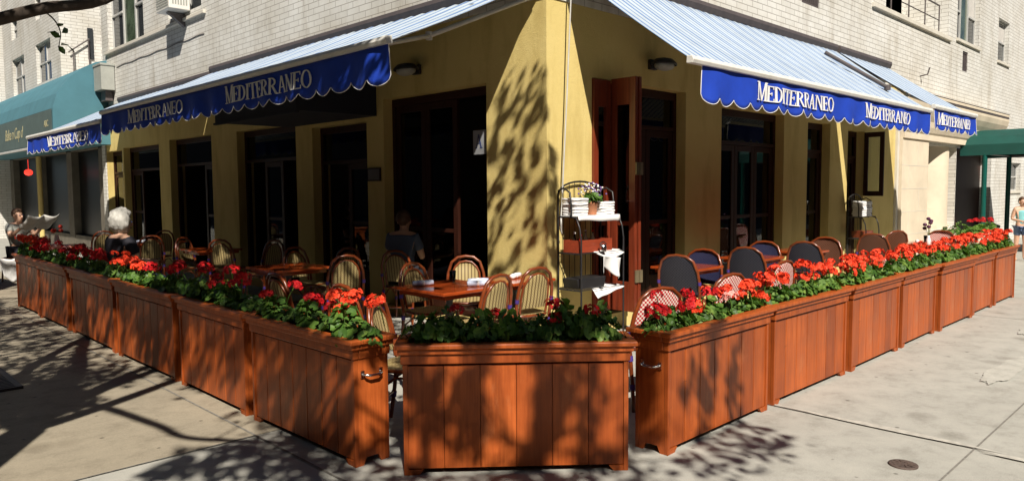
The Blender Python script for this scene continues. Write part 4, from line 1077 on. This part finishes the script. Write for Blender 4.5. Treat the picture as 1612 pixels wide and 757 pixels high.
for k, (x, h, m_, lab) in enumerate(((-.28, .20, 'bottle_dark', 'dark sauce bottle at the left in the red crate'), (-.18, .17, 'bottle_red', 'red-capped bottle second in the red crate'), (-.10, .22, 'bottle_dark', 'tall dark oil bottle in the middle of the red crate'), (.02, .21, 'bottle_dark', 'tall dark bottle right of the crate divider'))):
    bt = thing('bottle', lab, 'bottle', (RX+x, RY+.16, Z2+.018), 0, 'bottles in the red crate')
    b = MB(); b.lathe([(.026, 0), (.028, .01), (.028, h*.55), (.011, h*.75), (.011, h*.92)], n=12); b.build('body', m_, bt)
    b = MB(); b.lathe([(.013, h*.921), (.013, h)], n=12); b.build('cap', 'paper' if k % 2 == 0 else 'red_paint', bt)
cr = thing('cruet', 'small chrome and glass cruet on the white cloth of the middle shelf', 'cruet', (RX+.0, RY+.0, Z2+.01))
b = MB(); b.lathe([(.035, 0), (.04, .02), (.036, .06), (.02, .075)], n=14); b.build('jar', 'chrome', cr)
b = MB(); b.tube([(-.03, 0, .05), (-.055, 0, .075), (-.02, 0, .095), (.02, 0, .095), (.055, 0, .075), (.03, 0, .05)], .006, 6); b.build('handle', 'black_metal', cr)
b = MB(); b.prism([(-.30, .0), (.12, 0), (.15, .11), (-.33, .11)], lambda p, q, t: (p, t, q), .05, .27)
tag(b.build('bus_tub', 'black_metal', loc=(RX-.03, RY, Z1+.006), bevel=.01), 'black plastic tub on the lowest shelf of the near rack', 'tub')
pp = thing('potted_plant', 'small terracotta pot of lavender flowers between the linen stacks', 'plant', (RX+.03, RY+.18, Z3+.01))
b = MB(); b.lathe([(.05, 0), (.068, .11), (.075, .115), (.075, .14), (.066, .14), (.06, .12), (.001, .12)], n=18); b.build('pot', 'terracotta', pp)
b = foliage(9, 70, .11, .10, .12); o = b.build('foliage', 'geranium_leaf', pp, loc=(0, 0, .14))
b = MB(); rnd = random.Random(8)
for k in range(60):
    a = rnd.uniform(0, 6.3); r_ = rnd.uniform(.02, .19); c = Vector((r_*math.cos(a), r_*math.sin(a)*.8, .20+.10*(1-r_/.2)+rnd.uniform(0, .07))); b.ell(c, (.012, .012, .010), 6, 4, rnd.choice((0, 0, 1)))
b.build('blossoms', ['purple_petal', 'white_cloth'], pp)
R2X, R2Y = 8.1, -.42
rack('dark wire rack with a bundle of grey linen by the far right doorway', R2X, R2Y, 0, 1.50, .62, .32, (.33, .72, 1.1))
cloth_pile(R2X-.02, R2Y+.18, 1.105, 9, .50, .22, 'bundle of grey-white linen on top of the far rack', rr, .03, None)
cloth_pile(R2X+.08, R2Y+.15, .726, 2, .30, .22, 'folded white cloth on the middle shelf of the far rack', rr, .02, None)
b = MB(); b.prism([(-.22, .0), (.18, 0), (.2, .12), (-.24, .12)], lambda p, q, t: (p, t, q), .05, .27); tag(b.build('bus_tub', 'red_wood', loc=(R2X-.02, R2Y, .726), bevel=.008), 'dark red box on the middle shelf of the far rack', 'box')
# green shrub in a pot beyond the terrace on the limestone base
sh = thing('potted_plant', 'leafy green shrub in a pot against the limestone base', 'plant', (11.9, -.75, 0))
b = MB(); b.lathe([(.16, 0), (.22, .35), (.24, .36), (.24, .42), (.20, .42), (.001, .38)], n=20); b.build('pot', 'terracotta', sh)
b = foliage(21, 300, .36, .34, .55); o = b.build('foliage', 'geranium_leaf', sh, loc=(0, 0, .40))
s2 = thing('potted_plant', 'box of red geraniums beyond the last right planter by the green canopy', 'plant', (13.0, -1.0, 0))
b = MB(); b.box((-.9, -.15, 0), (.9, .15, .62)); b.build('trough', 'limestone', s2, bevel=.01)
for k in range(3):
    b = foliage(31+k, 150, .30, .18, .22); b.build('foliage', 'geranium_leaf', s2, loc=(-.6+.6*k, 0, .62))
for k in range(7):
    o = bpy.data.objects.new('flower_head', rg.choice(FLW['petal_red'])); COL.objects.link(o); o.parent = s2; o.location = (-.8+.27*k, rg.uniform(-.1, .1), .87+rg.uniform(-.03, .05)); o.scale = (1.2,)*3

# ------------------------------------------------------------------ people
def skin_obj(name, joints, edges, mat, parent, root=0, sub=2):
    """joints: list of (pos, radius)"""
    me = bpy.data.meshes.new(name); me.from_pydata([j[0] for j in joints], edges, [])
    o = bpy.data.objects.new(name, me); COL.objects.link(o); o.parent = parent
    sk = o.modifiers.new('skin', 'SKIN'); sk.use_smooth_shade = True
    lay = me.skin_vertices[0].data if me.skin_vertices else None
    if lay is None:
        bpy.context.view_layer.objects.active = o; lay = me.skin_vertices[0].data
    for i, (p, r) in enumerate(joints):
        r = r if isinstance(r, tuple) else (r, r); lay[i].radius = r; lay[i].use_root = (i == root)
    ss = o.modifiers.new('sub', 'SUBSURF'); ss.levels = sub; ss.render_levels = sub
    me.materials.append(MATS[mat]); return o
def figure(name, label, loc, rot, pose, scale=1, top='shirt_blue', bottom='denim', hair='hair_brown', hair_kind='short', sleeves=True, shorts=False, fingers=False, group=None):
    t = thing(name, label, 'person', loc, rot, group); t.scale = (scale,)*3
    J, E_, idx = [], [], {}
    def add(k, p, r, par=None):
        idx[k] = len(J); J.append((tuple(p), r))
        if par: E_.append((idx[par], idx[k]))
    P = pose
    add('pel', P['pel'], (.135, .10)); add('waist', P['waist'], (.115, .085), 'pel'); add('chest', P['chest'], (.145, .10), 'waist'); add('nk', P['neck'], .055, 'chest')
    hd = Vector(P['head']); add('jaw', hd+Vector((0, .015, -.075)), (.058, .065), 'nk'); add('hd', hd, (.076, .092), 'jaw'); add('crown', hd+Vector((0, -.012, .075)), (.062, .075), 'hd')
    for s, sg in (('l', -1), ('r', 1)):
        add('sh'+s, P['sh'+s], .062, 'chest'); add('el'+s, P['el'+s], .043, 'sh'+s); add('wr'+s, P['wr'+s], .028, 'el'+s)
        W = Vector(P['wr'+s]); D = (W-Vector(P['el'+s])).normalized(); pm = W+D*.06; add('pm'+s, pm, (.036, .020), 'wr'+s)
        side = D.cross(Vector((0, 0, 1))); side = side.normalized() if side.length > .1 else Vector((1, 0, 0))
        if fingers:
            curl = Vector(P.get('curl', (0, .6, -.5))).normalized()
            for q, ln in ((-.026, .065), (-.009, .078), (.009, .073), (.026, .056)):
                a = pm+side*q+D*.035; b_ = a+D*ln*.5+curl*.008; c = b_+(D*.5+curl*.5).normalized()*ln*.5
                add(f'f{s}{q}a', a, .009, 'pm'+s); add(f'f{s}{q}b', b_, .0085, f'f{s}{q}a'); add(f'f{s}{q}c', c, .007, f'f{s}{q}b')
            a = W+D*.035+side*.034*sg; add('th'+s+'a', a, .011, 'pm'+s); add('th'+s+'b', a+(D+side*.6*sg).normalized()*.045, .009, 'th'+s+'a')
        else: add('hn'+s, pm+D*.075, (.030, .014), 'pm'+s)
        add('hip'+s, P['hip'+s], .088, 'pel'); add('kn'+s, P['kn'+s], .058, 'hip'+s); 
        ca = Vector(P['kn'+s]).lerp(Vector(P['an'+s]), .35); add('ca'+s, ca, .055, 'kn'+s); add('an'+s, P['an'+s], .036, 'ca'+s); add('toe'+s, P['toe'+s], (.042, .026), 'an'+s)
    body = skin_obj('body', J, E_, 'skin', t)
    # clothes: a slightly larger skin over the same joints
    def cloth(nm, keys, mat, k=1.13, grow=.006, cut=None):
        jj = []; ee = []; mp = {}
        for q in keys:
            p, r = J[idx[q]]; r = r if isinstance(r, tuple) else (r, r); mp[idx[q]] = len(jj); jj.append((p, (r[0]*k+grow, r[1]*k+grow)))
        for a, b_ in E_:
            if a in mp and b_ in mp: ee.append((mp[a], mp[b_]))
        for (a, b_, f) in (cut or ()):
            A_, B_ = Vector(J[idx[a]][0]), Vector(J[idx[b_]][0]); ra = J[idx[a]][1]; ra = ra if isinstance(ra, tuple) else (ra, ra); rb = J[idx[b_]][1]; rb = rb if isinstance(rb, tuple) else (rb, rb)
            jj.append((tuple(A_.lerp(B_, f)), ((ra[0]*(1-f)+rb[0]*f)*k*1.08+grow, (ra[1]*(1-f)+rb[1]*f)*k*1.08+grow))); ee.append((mp[idx[a]], len(jj)-1))
        return skin_obj(nm, jj, ee, mat, t)
    sl = [('shl', 'ell', .7), ('shr', 'elr', .7)] if sleeves else []
    cloth('shirt', ['pel', 'waist', 'chest']+(['shl', 'shr'] if sleeves else []), top, cut=sl+[('chest', 'nk', .45)])
    cloth('shorts' if shorts else 'trousers', ['pel', 'hipl', 'hipr']+([] if shorts else ['knl', 'knr', 'cal', 'car']), bottom, 1.1, .008, cut=[('hipl', 'knl', .55), ('hipr', 'knr', .55)] if shorts else [('cal', 'anl', .8), ('car', 'anr', .8)])
    # hair
    b = MB()
    def hf(d, q):
        s = 1+.10*noise.noise(d*4.5)+.05*noise.noise(d*14)
        if d.y > .25 and d.z < .5: s *= .74
        if hair_kind == 'short' and d.z < -.35: s *= .82
        if hair_kind == 'bushy': s *= 1.0+.10*noise.noise(d*9)
        return q*s
    rr_ = {'short': (.090, .106, .112), 'bushy': (.130, .128, .150), 'tied': (.092, .108, .114)}[hair_kind]
    b.ell(hd+Vector((0, -.024, .026)), rr_, 36, 22, fn=hf)
    if hair_kind == 'tied': b.ell(hd+Vector((0, -.13, .02)), (.04, .05, .055), 16, 10)
    b.build('hair', hair, t)
    b = MB(); b.ell(hd+Vector((0, .098, -.022)), (.014, .020, .022), 10, 6); b.ell(hd+Vector((.078, -.005, -.01)), (.012, .022, .032), 8, 6); b.ell(hd+Vector((-.078, -.005, -.01)), (.012, .022, .032), 8, 6)
    b.build('nose_and_ears', 'skin', t) if False else b.build('face', 'skin', t)
    for sx in (-1, 1):
        b = MB(); b.ell(hd+Vector((sx*.032, .083, .008)), (.012, .008, .008), 10, 6); b.build('eye', 'ink', t)
    b = MB(); b.ell(hd+Vector((0, .086, -.062)), (.024, .008, .007), 10, 6); b.build('mouth', 'red_wood', t)
    return t
STAND = dict(pel=(0, 0, .95), waist=(0, .01, 1.10), chest=(0, -.005, 1.32), neck=(0, .0, 1.47), head=(0, .025, 1.60),
    shl=(-.165, -.01, 1.40), ell=(-.225, -.03, 1.13), wrl=(-.10, .20, 1.06), shr=(.165, -.01, 1.40), elr=(.225, -.03, 1.13), wrr=(.09, .21, 1.08),
    hipl=(-.085, 0, .88), knl=(-.095, .03, .49), anl=(-.10, -.01, .075), toel=(-.115, .13, .03), hipr=(.085, 0, .88), knr=(.10, -.02, .49), anr=(.11, -.07, .075), toer=(.13, .07, .03))
SIT = dict(pel=(0, 0, .56), waist=(0, -.01, .70), chest=(0, -.01, .92), neck=(0, .01, 1.07), head=(0, .035, 1.20),
    shl=(-.165, -.01, 1.0), ell=(-.22, .06, .76), wrl=(-.12, .28, .74), shr=(.165, -.01, 1.0), elr=(.22, .06, .76), wrr=(.12, .28, .74),
    hipl=(-.09, .06, .54), knl=(-.11, .44, .52), anl=(-.11, .42, .08), toel=(-.12, .56, .035), hipr=(.09, .06, .54), knr=(.11, .44, .52), anr=(.11, .42, .08), toer=(.12, .56, .035))
figure('person', 'person in teal tank top and denim shorts holding a white paper on the right pavement', (13.43, -1.62, 0), R(125), STAND, .80, 'shirt_teal', 'denim', 'hair_brown', 'tied', False, True, True)
b = MB(); b.box((-.055, -.006, -.08), (.055, .006, .08), M=Matrix.Translation((13.43-.22, -1.62-.13, .86)) @ Matrix.Rotation(R(125), 4, 'Z') @ Matrix.Rotation(R(-50), 4, 'X'))
tag(b.build('folded_paper', 'paper'), 'folded white paper held at the waist by the person in teal', 'paper')
figure('person', 'person with bushy grey hair seated with their back to us behind the left planters', (-2.95, 4.05, .045), R(-75), SIT, 1.03, 'shirt_dark', 'denim', 'hair_grey', 'bushy')
READ = dict(SIT); READ.update(ell=(-.23, .14, .84), wrl=(-.20, .36, .98), elr=(.23, .14, .84), wrr=(.20, .36, .98), curl=(0, -.4, .6))
figure('person', 'person reading a newspaper at the far left end of the terrace', (-2.70, 10.75, .02), R(205), READ, 1.0, 'grey_panel', 'shirt_dark', 'hair_brown', 'short', True, False, True)
def paper(u, v): return (-.30+.60*u, .07*math.sin(PI*abs(2*u-1))-.03*math.cos(v*4), .05+.34*v)
M_ = Matrix.Translation((-2.52, 10.32, .95)) @ Matrix.Rotation(R(205), 4, 'Z') @ Matrix.Rotation(R(-38), 4, 'X')
drape('newspaper', 'open newspaper held up by the reader at the far left', lambda u, v: M_ @ Vector(paper(u, v)), 16, 8, 'newspaper', 'newsprint')
figure('person', 'person in a grey-blue shirt seated in the shade before the dark double doors', (-.22, 2.25, .03), R(-60), SIT, 1.02, 'shirt_blue', 'shirt_dark', 'hair_brown', 'short')
figure('person', 'person in dark clothes seated inside behind the second window opening', (1.05, 5.45, .12), R(200), SIT, 1.0, 'shirt_dark', 'shirt_dark', 'hair_brown', 'short')
chair('tan', -2.97, 4.10, -75, 'tan weave chair carrying the grey-haired person')
chair('tan', -2.68, 10.8, 205, 'tan weave chair carrying the newspaper reader')
chair('tan', -.24, 2.22, 30, 'tan weave chair carrying the person in the grey-blue shirt')
chair('tan', 1.07, 5.5, 200, 'tan weave chair inside the second window opening')
COL.objects[-1]['kind'] if False else None
drape('hanging_cloth', 'white cloth hanging down past the far end of the left planter row', lambda u, v: (-3.52+.30*u+.06*v, 7.72+.02*math.sin(u*8)+.05*v, .66-.36*v*(1-.35*abs(2*u-.7))+.01*math.sin(u*11)), 16, 10)

# ------------------------------------------------------------------ street trees
GZ = [(-4.55, .75), (-4.14, .80), (-3.97, .72), (-3.52, .62), (-3.53, -.17), (-3.95, -.42), (-4.42, -.80), (-4.9, -.40)]
def inpoly(x, y, P):
    c = False; j = len(P)-1
    for i in range(len(P)):
        if (P[i][1] > y) != (P[j][1] > y) and x < (P[j][0]-P[i][0])*(y-P[i][1])/(P[j][1]-P[i][1])+P[i][0]: c = not c
        j = i
    return c
def keeps_sun(p, rnd):
    """True when a leaf at p may stay: its shadow falls where the photograph has shade"""
    def hit(ax, v):
        t = (v-p[ax])/SUN[ax]; return p+SUN*t if t > 0 else None
    h = hit(2, 3.25)
    if h and -1.7 < h.y < 0 and h.x > .0: return False
    if h and -1.9 < h.x < 0 and h.y > .3 and rnd.random() < .4: return False
    h = hit(2, 4.4)
    if h and -1.3 < h.x < 0.3 and 14 < h.y < 24: return False
    h = hit(0, 0)
    if h and h.y > -.05 and h.z > 3.55: return False
    if h and 0 < h.y < .95 and h.z > 2.5 and rnd.random() < min(1, (h.z-2.5)*1.7): return False
    h = hit(1, 0)
    if h and h.x > 0 and .3 < h.z < 9:
        if h.x > .17 or h.z > 2.1: return False
    h = hit(1, -2.785)
    if h and 0 < h.z < .8 and h.x > -1.0 : return False
    h = hit(2, .9)
    if h:
        if h.x > -1.35 and -2.9 < h.y < -2.3: return False
        if -3.5 < h.x < -3.0 and (1.7 < h.y < 2.9 or h.y < -1.15 and h.y > -1.6): return False
        if .0 < h.x < .9 and -.6 < h.y < -.1: return False
    # pools of light on the corner planter, the yellow corner and the near right planter
    mn = Vector((-uy, ux, 0)); dn = SUN.dot(mn); tq = (Vector((-3.262, -1.885, 0))-p).dot(mn)/dn
    if tq > 0:
        q = p+SUN*tq; s_ = (q-Vector((-3.262, -1.885, 0))).dot(Vector((ux, uy, 0)))
        if -.02 < s_ < 1.33 and 0 < q.z < .8 and noise.noise((s_*5.2, q.z*2.4, 3.3)) < -.10: return False
    h = hit(0, 0)
    if h and -.05 < h.y < .95 and .4 < h.z < 2.6 and noise.noise((h.y*7.0+h.z*1.6, h.z*2.6, 8.1)) < .0: return False
    h = hit(1, -2.785)
    if h and 0 < h.z < .8 and -2.0 < h.x < -.9 and noise.noise((h.x*5.0, h.z*2.6, 5.1)) < -.05: return False
    h = hit(0, -1.934)
    if h and 0 < h.z < .8 and -2.8 < h.y < -2.5 and noise.noise((h.y*5.0, h.z*3.0, 1.7)) < -.15: return False
    hd_ = Vector((-2.93, 4.05, 1.28)); v_ = hd_-p; along = v_.dot(SUN)
    if along > 0 and (v_-SUN*along).length < .17: return False
    h = hit(2, 0)
    if h.x > -1.0 and h.y < -2.8: return False
    if inpoly(h.x, h.y, GZ): return False
    h = hit(1, -1.583)
    if h and -3.42 < h.x < -3.16 and .2 < h.z < .78 and rnd.random() < .85: return False
    return True
def visible(p, mg=25):
    q = project(p)
    return q is not None and -mg < q[0] < 1612+mg and -mg < q[1] < 757+mg
def leaf(b, c, rnd, ln=None):
    nr = Vector((rnd.uniform(-1, 1), rnd.uniform(-1, 1), rnd.uniform(.2, 1.2))).normalized()
    tx = nr.orthogonal().normalized(); a = rnd.uniform(0, 6.3); ty = nr.cross(tx); d = tx*math.cos(a)+ty*math.sin(a); e = nr.cross(d)
    ln = ln or rnd.uniform(.075, .12); w_ = ln*.31
    b.mesh([c-d*ln*.5, c-d*ln*.12+e*w_, c+d*ln*.22+e*w_*.8+nr*.004, c+d*ln*.55-nr*.01, c+d*ln*.22-e*w_*.8+nr*.004, c-d*ln*.12-e*w_, c+nr*-.006], [(0, 6, 1), (1, 6, 2), (2, 6, 3), (3, 6, 4), (4, 6, 5), (5, 6, 0)], 0)
def limb(b, pts, r0, r1, n=8, wob=.05, seed=0):
    P = [Vector(p) for p in pts]; out = []; rad = []; K = 5
    for i in range(len(P)-1):
        for k in range(K):
            t = k/K; q = [P[max(i-1, 0)], P[i], P[i+1], P[min(i+2, len(P)-1)]]
            c = .5*((2*q[1])+(q[2]-q[0])*t+(2*q[0]-5*q[1]+4*q[2]-q[3])*t*t+(3*q[1]-q[0]-3*q[2]+q[3])*t**3)
            c += Vector((noise.noise((i+t, seed, 0)), noise.noise((i+t, seed, 5)), noise.noise((i+t, seed, 9))))*wob
            out.append(c); f = (i+t)/(len(P)-1); rad.append(r0*(1-f)+r1*f)
    out.append(P[-1]); rad.append(r1); b.tube(out, rad, n); return out
rt_ = random.Random(21)
TREES = [((-6.7, -2.5), 5.4), ((-7.0, 5.2), 4.4)]
SH = (-SUN.x/-SUN.z, -SUN.y/-SUN.z)     # horizontal offset per metre up towards the sun
samples = []
def sample(n, fn, hmin, hmax): 
    for _ in range(n): samples.append((fn(), hmin, hmax))
U = rt_.uniform
sample(560, lambda: (U(-3.45, -3.1), U(-1.0, 7.4), U(0, .95)), 4.2, 7.2)
sample(1700, lambda: (U(-3.1, -.8), U(.3, 9.5), U(.2, 1.1)), 4.5, 8.0)
sample(90, lambda: ((lambda s, z: (-3.262+ux*s, -1.885+uy*s, z))(U(-.05, 1.35), U(0, .85))), 4.3, 7.0)
sample(90, lambda: ((lambda s, z: (-3.262+ux*s, -1.885+uy*s+.1, z))(U(.05, 1.25), U(.75, .95))), 4.3, 7.0)
sample(120, lambda: (0, U(-.02, .95), U(.6, 3.1)), 3.6, 6.4)
sample(40, lambda: (U(0, .2), 0, U(.7, 2.0)), 3.6, 6.4)
sample(75, lambda: (U(-2.0, -1.05), -2.785, U(0, .75)), 4.3, 6.5)
sample(35, lambda: (-1.934, U(-2.8, -2.5), U(0.05, .7)), 4.3, 6.5)
sample(430, lambda: (U(-4.3, -2.3), U(-3.0, -.65), 0), 4.3, 7.0)
sample(800, lambda: (U(-4.9, -3.5), U(1.5, 8.5), 0), 4.2, 7.0)
sample(420, lambda: (U(-5.0, -4.1), U(.9, 2.2), 0), 4.2, 6.5)
sample(26, lambda: (U(-1.95, -1.0), U(-3.3, -2.9), 0), 4.5, 6.5)
sample(1100, lambda: (-1.8, U(.8, 9.5), U(2.45, 2.95)), 2.2, 5.0)
sample(160, lambda: (U(-3.2, -2.3), U(8.5, 11), U(.3, 1.4)), 4.0, 6.5)
CL = [[], []]
for (p, h0, h1) in samples:
    for _try in range(3):
        h = U(h0, h1); q = Vector((p[0]-SUN.x/-SUN.z*h, p[1]-SUN.y/-SUN.z*h, p[2]+h))
        ds = [math.hypot(q.x-tr[0][0], q.y-tr[0][1])/tr[1] for tr in TREES]
        k = 0 if ds[0] <= ds[1] else 1
        if ds[k] < 1.08 and q.z > 3.4: CL[k].append(q); break
for k, ((tx_, ty_), rad_) in enumerate(TREES):
    lab = ('leafy street tree whose dark limb and hanging leaves enter the upper left corner', 'leafy street tree shading the far end of the left planter row')[k]
    T_ = thing('street_tree', lab, 'tree', (tx_, ty_, 0)); o3 = Vector((tx_, ty_, 0))
    b = MB(); lines = []
    fork = o3+Vector((.30, .35, 3.3))
    lines += limb(b, [o3-Vector((0, 0, .1)), o3+Vector((.06, .08, 1.2)), o3+Vector((.18, .2, 2.4)), fork], .19, .14, 12, .03, k)
    main = [o3+Vector((.2, .7, 4.9)), o3+Vector((-.1, 1.1, 6.6)), o3+Vector((.0, 1.2, 8.2))]
    lines += limb(b, [fork, *main], .12, .03, 8, .10, k+3)
    ends = [(3.4, -.5, 6.4), (2.8, 1.6, 5.8), (.9, 3.2, 5.6), (-1.6, 2.0, 5.6), (-1.8, -1.4, 5.6), (1.5, .6, 7.2)]+([(1.6, -2.4, 5.8)] if k else [])
    for q, e in enumerate(ends):
        if k == 1 and e[0] > 2: e = (1.9, e[1], e[2]+.6)
        E3 = o3+Vector(e); mid = fork.lerp(E3, .5)+Vector((0, 0, .35))
        lines += limb(b, [fork, fork.lerp(mid, .5)+Vector((0, 0, .2)), mid, E3], .075, .018, 7, .16, q*3.3+k)
    if k == 0:
        # the limb seen in the photograph, and the thin limb whose shadow crosses the pavement
        vis = limb(b, [o3+Vector((.20, .25, 2.45)), (-5.75, .2, 2.68), (-4.62, 1.95, 2.98), (-4.05, 1.97, 3.20), (-3.50, 1.95, 3.42), (-2.9, 1.9, 4.2)], .066, .036, 10, .03, 40); lines += vis
        lines += limb(b, [fork+Vector((0, 0, .35)), (-6.32, -2.45, 4.12), (-6.10, -3.3, 4.05), (-6.08, -3.85, 4.15), (-5.75, -4.5, 4.3)], .05, .022, 8, .04, 50)
        tip = Vector((-5.75, -4.5, 4.3))
        for e in ((-4.2, -6.2, 5.5), (-5.6, -6.9, 5.5), (-4.4, -4.4, 5.9), (-6.4, -5.9, 5.2)): lines += limb(b, [tip, tip.lerp(Vector(e), .5)+Vector((0, 0, .15)), e], .022, .008, 6, .08, e[0]*3)
        lines += limb(b, [main[0].lerp(main[1], .5), (-4.9, -2.3, 6.5), (-3.5, -3.0, 6.6), (-2.6, -3.4, 6.7)], .05, .012, 6, .12, 77)
        limb(b, [(-4.10, 1.97, 3.17), (-4.02, 1.95, 3.10), (-3.98, 1.93, 2.98), (-4.0, 1.92, 2.86)], .008, .003, 5, .01, 60)
        tw = [(-3.98, 1.93, 3.06), (-3.94, 1.94, 3.02), (-4.02, 1.92, 2.97), (-3.95, 1.93, 2.90), (-3.98, 1.92, 2.85), (-4.05, 1.92, 2.99), (-3.90, 1.94, 2.87)]
    rnd = random.Random(70+k); lf = MB(); nk = 0
    for c in CL[k]:
        nearest = min(lines, key=lambda z: (z-c).length_squared)
        if rnd.random() < .22 and (nearest-c).length < 2.2:
            mid = nearest.lerp(c, .55)+Vector((rnd.uniform(-.1, .1), rnd.uniform(-.1, .1), rnd.uniform(0, .18)))
            if not visible(c, 60) and not visible(mid, 60) and keeps_sun(mid, rnd) and keeps_sun(c, rnd): b.tube([nearest, mid, c], [.011, .007, .003], 4)
        for _ in range(rnd.randint(5, 8)):
            q = c+Vector((rnd.gauss(0, .075), rnd.gauss(0, .075), rnd.gauss(0, .06)))
            if visible(q) or not keeps_sun(q, rnd): continue
            leaf(lf, q, rnd); nk += 1
    if k == 0:
        for q in tw: leaf(lf, Vector(q), rnd, .085)
    b.build('trunk', 'bark', T_, loc=None).matrix_parent_inverse = Matrix.Translation(-o3)
    lf.build('crown', 'tree_leaf', T_).matrix_parent_inverse = Matrix.Translation(-o3)
    print('LEAVES', k, nk, len(CL[k]))

# ------------------------------------------------------------------ out-of-view buildings added across the streets to hold back sky light and reflections
for (x0, y0, x1, y1, h, lab) in ((-34, -13, -20, 90, 24, 'unseen brown building added across the left street to block sky light'), (-14, -38, 90, -24, 21, 'unseen brown building added across the right street to block sky light'), (-60, -60, -21, -25, 19, 'unseen brown building added on the opposite street corner to block sky light')):
    bt = thing('sky_block_building', lab, 'building', (x0, y0, 0)); b = MB(); b.box((0, 0, -.1), (x1-x0, y1-y0, h)); b.build('wall', 'bark', bt)
